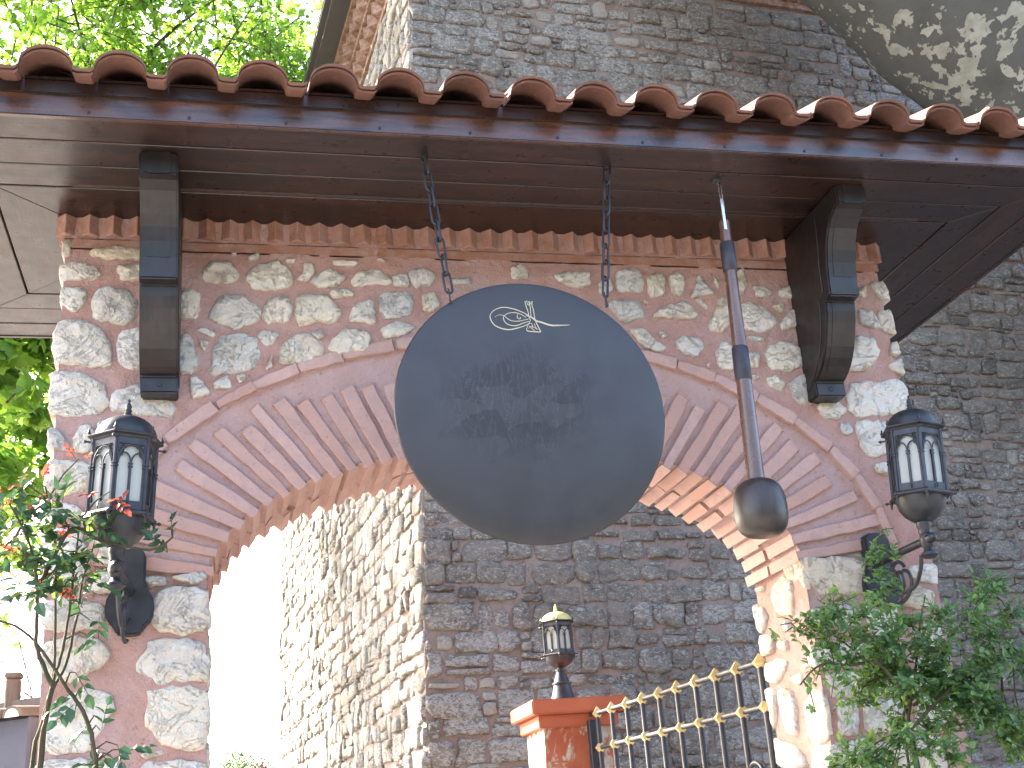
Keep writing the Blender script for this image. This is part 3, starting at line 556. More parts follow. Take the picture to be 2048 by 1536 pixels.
m = MB(); m.tube([(-.60, -.277, ZT + .010), (3.21, -.277, ZT + .010)], .014, 8); gpart('soffit_bead', m.me('soffit_bead', M_W, smooth=True), roof)
def fascia(x0, y0, x1, y1, mat):
    d = Vector((x1 - x0, y1 - y0, 0)); L = d.length; a = math.atan2(d.y, d.x)
    Mx = Matrix.Translation((x0, y0, 0)) @ Matrix.Rotation(a, 4, 'Z')
    for nm, zz0, zz1, o0, o1, mm in (('fascia_board', ZT - .004, 4.362, -.004, .022, mat), ('eaves_moulding', 4.3625, 4.377, -.014, .02, M_W), ('eaves_moulding', 4.378, 4.390, -.022, .02, M_W)):
        m = MB().box(o0, L - o0, o0, o1, zz0, zz1, Mx); gpart(nm, m.me(nm, mm, bevel=.004, seg=2), roof)
fascia(FX0, FY0, FX1, FY0, M_WF); fascia(FX1, FY0, FX1, FY1, M_WY); fascia(FX1, FY1, FX0, FY1, M_W); fascia(FX0, FY1, FX0, FY0, M_WY)
for k in range(15):
    m = MB().lathe([(.0, 0), (.006, 0), (.006, .003), (.0, .004)], 8)
    o = gpart('screw', m.me('screw', M_CH), roof); o.location = (FX0 + .25 + k * .36, FY0 - .0045, 4.252); o.rotation_euler = (R(90), 0, 0)
# tiles
def tile_mesh(rg, L=.40, P=.2587, H=.074, th=.010):
    pr = []
    for i in range(13): a = math.pi * i / 12; pr.append((-.092 * math.cos(a), H * math.sin(a) ** .9 if 0 < i < 12 else 0))
    pr += [(.105, -.006), (P - .105, -.006), (P - .094, .004)]
    def shell(y0, y1, dz, wob):
        n = len(pr); V = []; F = []
        for (y, e) in ((y0, 0), (y1, 0)):
            tap = 1 - .06 * (y / L)
            for t_ in (0, -th): V += [(x * tap, y, z * tap + t_ + dz) for x, z in pr]
        o = lambda r, s, i: (r * 2 + s) * n + i
        for i in range(n - 1):
            F += [(o(0, 0, i), o(0, 0, i + 1), o(1, 0, i + 1), o(1, 0, i)), (o(0, 1, i + 1), o(0, 1, i), o(1, 1, i), o(1, 1, i + 1)), (o(0, 1, i), o(0, 1, i + 1), o(0, 0, i + 1), o(0, 0, i)), (o(1, 0, i), o(1, 0, i + 1), o(1, 1, i + 1), o(1, 1, i))]
        F += [(o(0, 0, 0), o(1, 0, 0), o(1, 1, 0), o(0, 1, 0)), (o(0, 0, n - 1), o(0, 1, n - 1), o(1, 1, n - 1), o(1, 0, n - 1))]
        return V, F
    m = MB(); m.add(*shell(0, L, 0, 0)); m.add(*shell(.012, L * .5, -th - .004, 0))
    V = [v + Vector((rg.uniform(-.0012, .0012), rg.uniform(-.002, .002), rg.uniform(-.0012, .0012))) for v in m.V]
    return MB().add(V, m.F).me('roof_tile', M_TI, smooth=True, fix=False)
tiles = [tile_mesh(rb) for _ in range(5)]
SL = math.atan2(RG, 1.09)
def slope(ox, oy, ang, length, off, rows=3):
    """eave line starts at (ox,oy), runs `length` along direction ang; up-slope is 90 deg left of it"""
    n = int(length / .2587) + 1
    for r in range(rows):
        ins = r * .30 * math.cos(SL)
        for k in range(n + 1):
            s = off + k * .2587
            if s < ins - .02 or s > length - ins + .02: continue
            Mx = Matrix.Translation((ox, oy, 4.350)) @ Matrix.Rotation(ang, 4, 'Z') @ Matrix.Translation((s, 0, 0)) @ Matrix.Rotation(SL - .05, 4, 'X') @ Matrix.Translation((rb.uniform(-.005, .005), r * .30 + rb.uniform(-.008, .008), r * .012 + rb.uniform(-.003, .003))) @ Matrix.Rotation(rb.uniform(-.012, .012), 4, 'Z') @ Matrix.Rotation(rb.uniform(-.012, .012), 4, 'Y')
            o = gpart('roof_tile', rb.choice(tiles), roof); o.matrix_local = Mx
EX = .15
slope(FX0 - EX, FY0 - EX, 0, FX1 - FX0 + 2 * EX, -1.411 - (FX0 - EX), 4)
slope(FX1 + EX, FY0 - EX, R(90), FY1 - FY0 + 2 * EX, .10, 3)
slope(FX1 + EX, FY1 + EX, R(180), FX1 - FX0 + 2 * EX, .10, 3)
slope(FX0 - EX, FY1 + EX, R(270), FY1 - FY0 + 2 * EX, .10, 3)
# carved brackets
prof = [(.0, 3.405), (-.106, 3.405), (-.106, 3.474)]
prof += [(-.130, 3.480), (-.160, 3.496), (-.187, 3.515), (-.222, 3.548), (-.252, 3.590), (-.278, 3.64), (-.300, 3.69), (-.315, 3.735), (-.322, 3.781), (-.373, 3.787)]
prof += [(-.381, 3.875), (-.392, 3.94), (-.408, 3.995), (-.43, 4.04), (-.455, 4.08), (-.490, 4.112), (-.535, 4.136), (-.577, 4.142), (-.577, 4.234), (0, 4.234)]
def bracket(x0, x1):
    f = lambda x: (lambda y, z: (x, y, z))
    m = MB().prism(prof, f(x0), f(x1))
    br = gpart('bracket', m.me('bracket', M_WB, bevel=.007, seg=2), gate)
    # raised band down the front and an inlaid line on each cheek
    m = MB()
    c = Vector((-.16, 3.86))
    for (xa, xb) in ((x0 - .004, x0 + .001), (x1 - .001, x1 + .004)):
        P = [(-.03, 3.45), (-.03, 4.20), (-.36, 4.20), (-.345, 4.05), (-.325, 3.95), (-.318, 3.83), (-.268, 3.80), (-.262, 3.74), (-.238, 3.66), (-.20, 3.58), (-.13, 3.515), (-.06, 3.46)]
        m.prism(P, f(xa), f(xb))
    gpart('cheek_panel', m.me('cheek_panel', M_WB, bevel=.002), br)
    fr = prof[2:-1]; m = MB(); up_ = False; w0, w1 = x0 + .03, x1 - .03
    for i in range(len(fr) - 1):
        (ya, za), (yb, zb) = fr[i], fr[i + 1]
        if abs(za - zb) < .012: continue
        if abs(ya + .373) < .06 and abs(yb + .322) < .06 and za > 3.78: continue
        if za > 3.785 and not up_: gpart('front_panel', m.me('front_panel', M_WB), br); m = MB(); up_ = True
        m.add([(w0, ya - .0025, za), (w1, ya - .0025, za), (w1, yb - .0025, zb), (w0, yb - .0025, zb), (w0, ya + .002, za), (w1, ya + .002, za), (w1, yb + .002, zb), (w0, yb + .002, zb)],
              [(0, 1, 2, 3), (0, 4, 5, 1), (2, 6, 7, 3), (1, 5, 6, 2), (0, 3, 7, 4)])
    gpart('front_panel', m.me('front_panel', M_WB), br)
    o = gpart('screw', MB().lathe([(.0, 0), (.012, 0), (.010, .004), (.0, .002)], 10).me('screw', M_CH), br)
    o.location = ((x0 + x1) / 2, -.107, 3.44); o.rotation_euler = (R(90), 0, 0)
bracket(-.323, -.176); bracket(2.637, 2.784)

# ------------------------------------------------------------------ stone tower behind
tw = tag(empty('stone_tower', (4.2, 6.5, 0)), 'tall dark stone tower with pink mortar and dog-tooth eaves standing behind the gateway', 'tower')
TI = Matrix.Translation((-4.2, -6.5, 0))
def tpart(name, me, parent=None):
    o = link(name, me, parent or tw)
    if not parent: o.matrix_parent_inverse = TI
    return o
TA = R(5.7); TU = Vector((math.cos(TA), math.sin(TA), 0)); TB = Vector((-math.sin(R(4.5)), math.cos(R(4.5)), 0)); TZ = Vector((.0245, 0, 1.0))
T0 = Vector((1.446 - 2.21 * .0245, 4.2, 0)); TZT = 9.33
TN = Vector((math.sin(TA), -math.cos(TA), 0)); TLN = Vector((-math.cos(R(4.5)), -math.sin(R(4.5)), .0245)).normalized()
def tf(a, z, h): p = T0 + TU * a + TZ * z + TN * h; return p
def tl(a, z, h): p = T0 + TB * a + TZ * z + TLN * h; return p
def tw_grid(fn, A, nx, nz, amp):
    V = []; F = []
    for i in range(nx + 1):
        for k in range(nz + 1):
            a, z = A * i / nx, TZT * k / nz; e = min(1, a / .05)
            V.append(fn(a, z, amp * e * noise.noise(Vector((a * 5, z * 5, 2.2)))))
    for i in range(nx):
        for k in range(nz): q = i * (nz + 1) + k; F.append((q, q + nz + 1, q + nz + 2, q + 1))
    return V, F
m = MB(); m.add(*tw_grid(tf, 8.6, 100, 110, .012))
V, F = tw_grid(tl, 8.7, 60, 110, .015); m.add(V, [f[::-1] for f in F])
a, b, c, d = tf(8.6, 0, 0), tf(8.6, TZT, 0), T0 + TU * 8.6 + TB * 8.7, T0 + TU * 8.6 + TB * 8.7 + TZ * TZT
m.add([a, c, d, b], [(0, 1, 2, 3)]); e, f_ = tl(8.7, 0, 0), tl(8.7, TZT, 0); m.add([c, e, f_, d], [(0, 1, 2, 3)])
m.add([tl(0, TZT, 0), b, d, f_], [(0, 1, 2, 3)])
tbody = tpart('wall', m.me('wall', M_TM, smooth=True, fix=False))
cmi = cam.matrix_world.inverted()
def px(p):
    q = cmi @ Vector(p)
    return (1024 + 2496 * q.x / -q.z, 768 - 2496 * q.y / -q.z, -q.z)
def seen(p):
    x, y, d_ = px(p)
    if not (-40 < x < 2088 and -40 < y < 1576): return False
    if x > 1590 and y < 215 - (1850 - x) * -.827 * 0 and (x - 1590) * .827 > y: return False     # behind the leaning plane limb
    if y < 120 + x * .062: return x > 730                     # above the canopy
    if x > 1790 and y > 520 and (2048 - x) * .75 + 480 < y: return True            # strip right of the gateway
    if 420 < x < 1560 and y > 960: return math.hypot(x - 1060, y - 828) > 250   # through the arch
    return False
rt_ = random.Random(23); cand = []
def wild(x0, x1, z0, z1, rg, gap):
    """uneven courses: stones of many sizes, some split into two thin ones, small packing stones between"""
    out = []; z = z0; ja = lambda s: rg.uniform(-s, s)
    def put(a, b, c, d):
        if b - a < .045 or d - c < .025: return
        k = gap; q = min(b - a, d - c) * .13
        out.append([(a + k + ja(q), c + k + ja(q)), ((a + b) / 2 + ja(q), c + k + ja(q)), (b - k + ja(q), c + k + ja(q)), (b - k + ja(q), (c + d) / 2), (b - k + ja(q), d - k + ja(q)), ((a + b) / 2 + ja(q), d - k + ja(q)), (a + k + ja(q), d - k + ja(q)), (a + k + ja(q), (c + d) / 2)])
    while z < z1 - .06:
        thin = rg.random() < .10; h = min(rg.uniform(.045, .06) if thin else rg.uniform(.10, .205), z1 - z); x = x0 - (.1 if rg.random() < .5 else 0)
        while x < x1 - .05:
            w_ = rg.uniform(.18, .42) if thin else rg.uniform(.10, .36) * (.8 + .4 * h / .2); a, b = max(x, x0), min(x + w_, x1); lift = ja(.016)
            rr_ = rg.random()
            if rr_ < .11 and h > .12: s_ = rg.uniform(.35, .65); put(a, b, z, z + h * s_); put(a, b, z + h * s_, z + h)
            elif rr_ < .19 and w_ > .2: e = a + (b - a) * rg.uniform(.6, .75); put(a, e, z + lift, z + h); put(e, b, z, z + h * .5); put(e, b, z + h * .5, z + h)
            elif rr_ < .26: put(a, b - .015, z + .02, z + h * rg.uniform(.6, .85))
            else: put(a, b, z + lift, z + h + ja(.014))
            x += w_
        z += h
    return out
for p in wild(.0, 8.4, 1.55, TZT - .02, rt_, .009): cand.append((p, 0))
for p in wild(.0, 8.6, 1.55, TZT - .02, rt_, .007): cand.append((p, 1))
items = []
for p, s in cand:
    c = sum((Vector(q) for q in p), Vector((0, 0))) / len(p); fn = tl if s else tf
    P = [px(fn(q[0], q[1], 0)) for q in p]
    A = abs(sum(P[i][0] * P[(i + 1) % len(P)][1] - P[(i + 1) % len(P)][0] * P[i][1] for i in range(len(P)))) / 2
    items.append((A if seen(fn(c.x, c.y, 0)) else 0, p, s))
items.sort(key=lambda t: -t[0])
far = MB(); far2 = MB(); nst = 0
for k, (A, p, s) in enumerate(items):
    if A == 0 and k > 300 and rt_.random() < 0: continue
    h = rt_.uniform(.012, .04) if not s else rt_.uniform(.012, .042)
    small = k >= 300
    V, F = stone_mesh(p, tl if s else tf, h, rt_, 10 if small else 14, .02, flip=False, wob=.6)
    if s: F = [f[::-1] for f in F]
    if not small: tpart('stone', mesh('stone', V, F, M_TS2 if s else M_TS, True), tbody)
    else: (far2 if s else far).add(V, F)
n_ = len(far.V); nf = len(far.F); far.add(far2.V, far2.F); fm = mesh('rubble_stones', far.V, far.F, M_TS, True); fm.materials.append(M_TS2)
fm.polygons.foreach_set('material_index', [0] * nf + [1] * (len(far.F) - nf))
o = tpart('rubble_stones', fm, tbody); o['kind'] = 'stuff'
# eaves: two dog-tooth courses between flat brick courses, then a dark board
def slab(off0, off1, z0, z1, mat, name):
    k0 = .02
    m = MB()
    A = T0 + TZ * z0 + TN * off1 + TLN * off1; zz = Vector((0, 0, z1 - z0))
    P = [A, A + TU * 9, A + TU * 9 - TN * 1.2, A - TN * 1.0 + TU * 1.0, A + TB * 9.5 + TU * 1.0, A + TB * 9.5]
    m.add([*P, *[p + zz for p in P]], [(5, 4, 3, 2, 1, 0), (6, 7, 8, 9, 10, 11)] + [(i, (i + 1) % 6, 6 + (i + 1) % 6, 6 + i) for i in range(6)])
    return tpart(name, m.me(name, mat), None)
cor = slab(0, .04, TZT - .02, TZT + .05, M_TBR, 'cornice')
def tooth_row(z0, z1, off, s, parent):
    c = s / math.sqrt(2)
    m = MB().add([(x, y, z) for z in (0, z1 - z0) for x, y in ((-c, 0), (0, -c), (c, 0), (0, c))], [(3, 2, 1, 0), (4, 5, 6, 7), (0, 1, 5, 4), (1, 2, 6, 5), (2, 3, 7, 6), (3, 0, 4, 7)])
    me = m.me('brick', M_TBR, bevel=.006)
    for k in range(40):
        p = T0 + TZ * z0 + TLN * off + TB * (k * .205 + .05); o = tpart('brick', me, cor); o.location = p; o.rotation_euler = (0, 0, R(94.5))
    for k in range(34):
        p = T0 + TZ * z0 + TN * off + TU * (k * .205 + .05); o = tpart('brick', me, cor); o.location = p; o.rotation_euler = (0, 0, TA)
for cc in cor,: cc.matrix_parent_inverse = TI
tooth_row(TZT + .05, TZT + .20, .03, .145, cor)
slab(0, .15, TZT + .20, TZT + .26, M_TBR, 'cornice_course')
tooth_row(TZT + .26, TZT + .41, .14, .145, cor)
slab(0, .27, TZT + .41, TZT + .47, M_TBR, 'cornice_course')
slab(0, .46, TZT + .47, TZT + .53, M_RF, 'eaves_board'); slab(0, .52, TZT + .53, TZT + .62, M_RF, 'eaves_edge')
m = MB(); q = T0 + TZ * TZT; m.add([q + TLN * .5 + TN * .5 + Vector((0, 0, .6)), q + TU * 9 + TN * .5 + Vector((0, 0, .6)), q + TU * 9 + TB * 9 + Vector((0, 0, .6)), q + TB * 9.4 + TLN * .5 + Vector((0, 0, .6)), q + TU * 4.5 + TB * 4.5 + Vector((0, 0, 2.6))],
    [(0, 1, 4), (1, 2, 4), (2, 3, 4), (3, 0, 4)]); tpart('roof', m.me('roof', M_RF))
# hoist of the porch eave beyond and its pale downpipe
q = T0 + TB * 6.6 + TZ * 10.55
m = MB(); V = [q + TLN * .05, q + TLN * 1.15 + Vector((0, 0, -.55)), q + TLN * 1.15 + Vector((0, 0, -.65)), q + TLN * .05 + Vector((0, 0, -.75))]; V2 = [v + TB * 2.2 for v in V]
m.add(V + V2, [(0, 1, 2, 3), (7, 6, 5, 4), (0, 4, 5, 1), (1, 5, 6, 2), (2, 6, 7, 3), (3, 7, 4, 0)]); tpart('side_eave', m.me('side_eave', M_RF))
m = MB().tube([q + TLN * .50 + TB * -.3 + Vector((0, 0, .1)), q + TLN * .50 + TB * -.3 + Vector((0, 0, -1.4))], .035, 8); tpart('downpipe', m.me('downpipe', M_WHITE, smooth=True))

# ------------------------------------------------------------------ gong on its chains
GC = Vector((1.154, -.645, 3.15)); GR = .532
m = MB(); N_ = 96; prof2 = [(GR - .10, 0), (GR - .02, .001), (GR - .004, .004), (GR, .010), (GR - .003, .0165), (GR - .02, .018)]
V = [(0, 0, 0)]; F = []
rr = [.05, .10, .15, .20, .25, .30, .35, .39] + [p[0] for p in prof2]; gy = lambda r_: -.030 * (1 - min(1, r_ / GR) ** 2)
yy = [gy(q) for q in rr[:8]] + [p[1] + gy(p[0]) for p in prof2]
for r_, y_ in zip(rr, yy): V += [(r_ * math.cos(2 * math.pi * j / N_), y_, r_ * math.sin(2 * math.pi * j / N_)) for j in range(N_)]
V[0] = (0, gy(0), 0)
for j in range(N_): F.append((0, 1 + j, 1 + (j + 1) % N_))
for i in range(len(rr) - 1):
    for j in range(N_): F.append((1 + i * N_ + j, 1 + (i + 1) * N_ + j, 1 + (i + 1) * N_ + (j + 1) % N_, 1 + i * N_ + (j + 1) % N_))
b = 1 + (len(rr) - 1) * N_; F.append(tuple(b + j for j in range(N_)))
gme = MB().add(V, F).me('gong', M_GO, smooth=True)
gong = tag(link('gong', gme, None, GC, (R(-.6), 0, 0)), 'large round dark steel gong with a cream calligraphic emblem, hung in the archway', 'gong')
ST = [([(0.0373, 0.3579), (0.0125, 0.3808), (-0.0157, 0.3975), (-0.0443, 0.4094), (-0.082, 0.4163), (-0.1088, 0.411), (-0.1301, 0.398), (-0.1425, 0.3791), (-0.1402, 0.3574), (-0.1285, 0.3376), (-0.109, 0.3256), (-0.0862, 0.3189), (-0.0658, 0.3186), (-0.0389, 0.3253), (-0.0148, 0.3335), (0.0158, 0.3481)], (.0016, .0020, .0022, .0018, .0022, .0030, .0026, .0018)),
 ([(0.0001, 0.3728), (-0.0167, 0.3849), (-0.0396, 0.3932), (-0.0632, 0.3917), (-0.0784, 0.3851), (-0.0895, 0.374), (-0.0891, 0.3585), (-0.0785, 0.3432), (-0.0586, 0.3358), (-0.038, 0.3371), (-0.0137, 0.3475), (0.0105, 0.3558)], (.0014, .0016, .0018, .0016, .0024, .0018)),
 ([(-0.1246, 0.3733), (-0.1109, 0.3813), (-0.0962, 0.3816), (-0.0848, 0.3772), (-0.0712, 0.3635), (-0.0542, 0.3561), (-0.0307, 0.3559), (-0.0067, 0.3617), (0.0114, 0.3668)], (.0008, .0012, .0016, .0018, .0014)),
 ([(-0.0312, 0.3877), (-0.0351, 0.3752), (-0.0285, 0.3659), (-0.0208, 0.3692), (-0.0249, 0.3738)], (.0014, .0016, .0012)),
 ([(0.0008, 0.3822), (0.0266, 0.3718), (0.0402, 0.358), (0.0576, 0.3536), (0.0806, 0.3447), (0.1039, 0.3399), (0.1278, 0.3409), (0.1518, 0.3423), (0.1759, 0.3444)], (.0016, .003, .0038, .0042, .0046, .0042, .003, .0022, .0008)),
 ([(0.0028, 0.4451), (0.0055, 0.4231), (0.0109, 0.398), (0.0124, 0.3793), (0.0168, 0.3606)], (.0018,)), ([(0.0177, 0.4454), (0.0216, 0.4203), (0.0213, 0.3983), (0.0208, 0.3732)], (.0018,)),
 ([(0.0326, 0.4458), (0.0295, 0.4268), (0.0327, 0.4111), (0.0339, 0.3891), (0.0351, 0.3672)], (.0018,)), ([(0.0008, 0.4387), (0.0104, 0.4468), (0.0122, 0.4327), (0.0191, 0.4265)], (.0014,)),
 ([(0.0222, 0.4455), (0.0256, 0.433), (0.0327, 0.4474)], (.0014,)), ([(0.0168, 0.3606), (0.0064, 0.3417), (-0.0027, 0.3198), (0.0026, 0.3121), (0.0246, 0.311), (0.051, 0.3099), (0.0478, 0.3238), (0.0407, 0.3455), (0.0373, 0.3579)], (.0015, .0014, .0024, .0026, .0016)),
 ([(0.0089, 0.3355), (0.0224, 0.3203), (0.031, 0.3173)], (.0012,)), ([(0.0188, 0.3482), (0.0234, 0.3327), (0.0194, 0.3202)], (.0012,)), ([(0.0303, 0.3453), (0.0372, 0.3205)], (.0012,)), ([(0.005, 0.323), (0.0175, 0.3326), (0.0431, 0.3206)], (.0012,))]
def cr(P, k=6):
    P = [Vector(p) for p in P]; out = []
    for i in range(len(P) - 1):
        a, b, c, d = P[max(0, i - 1)], P[i], P[i + 1], P[min(len(P) - 1, i + 2)]
        for j in range(k):
            t = j / k; out.append(.5 * ((2 * b) + (c - a) * t + (2 * a - 5 * b + 4 * c - d) * t * t + (3 * b - a - 3 * c + d) * t ** 3))
    out.append(P[-1]); return out
def lerp_list(W, t):
    if len(W) == 1: return W[0]
    x = t * (len(W) - 1); i = min(len(W) - 2, int(x)); return W[i] + (W[i + 1] - W[i]) * (x - i)
m = MB()
for li, (P, W) in enumerate(ST):
    C_ = cr(P); n = len(C_); V = []; F = []
    for i, p in enumerate(C_):
        t = (C_[min(n - 1, i + 1)] - C_[max(0, i - 1)]); t = t.normalized() if t.length > 0 else Vector((1, 0)); nn = Vector((-t.y, t.x)); w_ = lerp_list(W, i / (n - 1)) * .74
        y_ = gy(p.length) - .0022 - li * .00012
        for sgn in (1, -1): V += [(p.x + nn.x * w_ * sgn, y_, p.y + nn.y * w_ * sgn), (p.x + nn.x * w_ * sgn, y_ + .0035, p.y + nn.y * w_ * sgn)]
    for i in range(n - 1):
        a = i * 4; F += [(a, a + 2, a + 6, a + 4), (a, a + 4, a + 5, a + 1), (a + 2, a + 3, a + 7, a + 6)]
    m.add(V, F)
emb = link('emblem', m.me('emblem', M_BE), gong); emb['label'] = 'cream calligraphic monogram with loops and a long tail'
# chains
def link_mesh(L=.092, W=.032, r=.0050):
    P = []; a = (L / 2 - W / 2)
    for i in range(9): t = math.pi * i / 8; P.append((W / 2 * math.cos(t) - r * 0, 0, a + W / 2 * math.sin(t)))
    for i in range(9): t = math.pi + math.pi * i / 8; P.append((W / 2 * math.cos(t), 0, -a + W / 2 * math.sin(t)))
    return MB().tube(P, r, 8, closed=True).me('link', M_CH, smooth=True)
lk = link_mesh()
def chain(top, bot, n, label):
    top, bot = Vector(top), Vector(bot); d = bot - top
    c = tag(empty('chain', top), label, 'chain', 'chains holding the gong')
    q = d.normalized().to_track_quat('-Z', 'Y'); step = d.length / n
    for k in range(n):
        o = link('link', lk, c); o.rotation_mode = 'QUATERNION'
        tw_ = Matrix.Rotation(R(18 + 90 * (k % 2) + rb.uniform(-4, 4)), 4, 'Z').to_quaternion()
        o.rotation_quaternion = q @ tw_; o.location = d.normalized() * (step * (k + .5))
    e = MB(); e.tube([(0, 0, .012), (0, 0, -.008)], .016, 10); e.tube([(.012 * math.cos(t), 0, -.016 + .012 * math.sin(t)) for t in [2 * math.pi * i / 10 for i in range(10)]], .004, 6, closed=True)
    link('ceiling_hook', e.me('ceiling_hook', M_CH, smooth=True), c)
    w_ = MB(); ez = bot - top; hx = .004
    w_.tube([ez + Vector((-.004, -.004, .012)), ez + Vector((-.003, -.010, -.012)), ez + Vector((.001, -.012, -.042)), ez + Vector((.006, -.004, -.048)), ez + Vector((.006, .022, -.044)), ez + Vector((.004, .014, -.01)), ez + Vector((.0, .004, .010))], .0028, 6)
    link('wire_tie', w_.me('wire_tie', M_IR, smooth=True), c)
chain((.789, -.641, 4.234), (.857, -.647, 3.632), 8, 'slanting dark chain at the side of the gong nearest its emblem loops')
chain((1.57, -.622, 4.234), (1.492, -.647, 3.632), 8, 'slanting dark chain on the gong side nearer the hanging mallet')

# ------------------------------------------------------------------ mallet
ml = tag(empty('mallet', (2.086, -.553, 4.236)), 'long polished wooden gong mallet hanging from the soffit beside the gong', 'mallet')
HT, HB = Vector((.010, 0, -.197)), Vector((-.018, 0, -1.37))
ax = (HB - HT).normalized()
hp = [HT + ax * t for t in (0, .004, .12, .4, .7, 1.0, (HB - HT).length)]
link('handle', MB().tube(hp, [.020, .0245, .0255, .028, .031, .034, .036], 14).me('handle', M_HD, smooth=True), ml)
for t0, t1 in ((.105, .240), (.585, .735)):
    rs = .0305 + .006 * t0
    link('sleeve', MB().tube([HT + ax * t for t in (t0, t0 + .004, (t0 + t1) / 2, t1 - .004, t1)], [rs - .003, rs, rs + .001, rs, rs - .003], 16).me('sleeve', M_SL, smooth=True), ml)
hc = Vector((-.016, 0, -1.468)); prof3 = []
for i in range(17):
    a = -math.pi / 2 + math.pi * i / 16; ca, sa = math.cos(a), math.sin(a)
    prof3.append((.106 * abs(ca) ** .62 * (1 - .05 * sa) if 0 < i < 16 else .002, .118 * math.copysign(abs(sa) ** .78, sa)))
hd = link('head', MB().lathe(prof3, 32).me('head', M_HE, smooth=True), ml, hc); hd.rotation_euler = (0, R(1.4), 0)
m = MB(); m.box(-.007, .007, -.0275, -.0245, -.25, -.10); m.box(-.0075, -.0045, -.030, -.022, -.25, -.02); m.box(.0045, .0075, -.030, -.022, -.16, -.03)
link('hanging_strap', m.me('hanging_strap', M_SS, bevel=.001), ml)
m = MB(); m.lathe([(.0, 0), (.022, 0), (.020, -.008), (.0, -.012)], 12); m.tube([(.002, -.010, -.01), (.010, -.018, -.022), (.004, -.026, -.04), (-.006, -.024, -.03)], .0035, 6)
link('hook', m.me('hook', M_IR, smooth=True), ml)

# ------------------------------------------------------------------ lanterns
HR = .110                               # circumradius of the six-sided body
def face_mesh(w, H):
    """one traceried side, in u (x) and z, outer face at y=0, 7 mm thick"""
    m = MB(); h = w / 2; D = .007
    def bx(u0, u1, v0, v1, d=D, o=0): m.box(u0, u1, -o, d, v0, v1)
    bx(-h, -h + .013, 0, H); bx(h - .013, h, 0, H); bx(-h + .013, h - .013, 0, .030); bx(-h + .013, h - .013, H - .030, H)
    bx(-.004, .004, .030, .165, D, .003)
    for u in (-h + .007, 0, h - .007): bx(u - .0075, u + .0075, .150, .156, D, .004); bx(u - .0075, u + .0075, .162, .167, D, .004)
    def arc(u0, u1, v0, v1, r):
        c = (u0 + u1) / 2; P = []
        for i in range(9): t = i / 8; P.append((u0 + (c - u0) * (1 - math.cos(t * math.pi / 2)) ** .95 if t else u0, v0 + (v1 - v0) * math.sin(t * math.pi / 2) ** 1.0))
        Q = [(u0 + u1 - u, v) for u, v in P[::-1]][1:]
        P = P + Q; m.tube([(u, -.001, v) for u, v in P], r, 5); return P
    arc(-h + .012, -.001, .165, .203, .0032); arc(.001, h - .012, .165, .203, .0032)
    B = arc(-h + .012, h - .012, .176, H - .036, .004)
    for sg in (-1, 1):                  # lattice in the spandrels
        for (u, v, r) in ((.82, .925, .011), (.82, .84, .009), (.55, .945, .009), (.83, .765, .007)):
            cu, cv = sg * (h - .013) * u * 1.02, H - .030 - (1 - v) * .17
            m.tube([(cu + r * math.cos(t), .001, cv + r * math.sin(t)) for t in [2 * math.pi * i / 9 for i in range(9)]], .0018, 4, closed=True)
            m.tube([(cu - r, .001, cv), (cu + r, .001, cv)], .0014, 4); m.tube([(cu, .001, cv - r), (cu, .001, cv + r)], .0014, 4)
    m.tube([(0, -.004, .024), (0, -.007, .016), (.003, -.008, .011), (0, -.006, .006), (-.003, -.006, .012)], .0028, 5)
    return m.me('side_frame', M_IR)
FH = .268
def fin(s=1): return [(.0, 0), (.006 * s, .0), (.003 * s, .004 * s), (.0065 * s, .010 * s), (.003 * s, .016 * s), (.0035 * s, .020 * s), (.001, .027 * s)]
FM = face_mesh(HR, FH); GM = MB().box(-HR / 2 + .005, HR / 2 - .005, .008, .011, .02, FH - .02).me('glass_pane', M_GL)
FIN = MB().lathe(fin(1.15), 8).me('finial', M_IR, smooth=True); DRP = MB().lathe([(.0, .006), (.008, .004), (.007, -.003), (.004, -.006), (.0055, -.012), (.0035, -.018), (.001, -.026)], 8).me('drop', M_IR, smooth=True)
BOSS = MB().tube([(0, 0, 0), (0, -.014, 0), (0, -.018, 0), (0, -.026, 0)], [.004, .004, .0075, .003], 7).me('boss', M_IR, smooth=True)
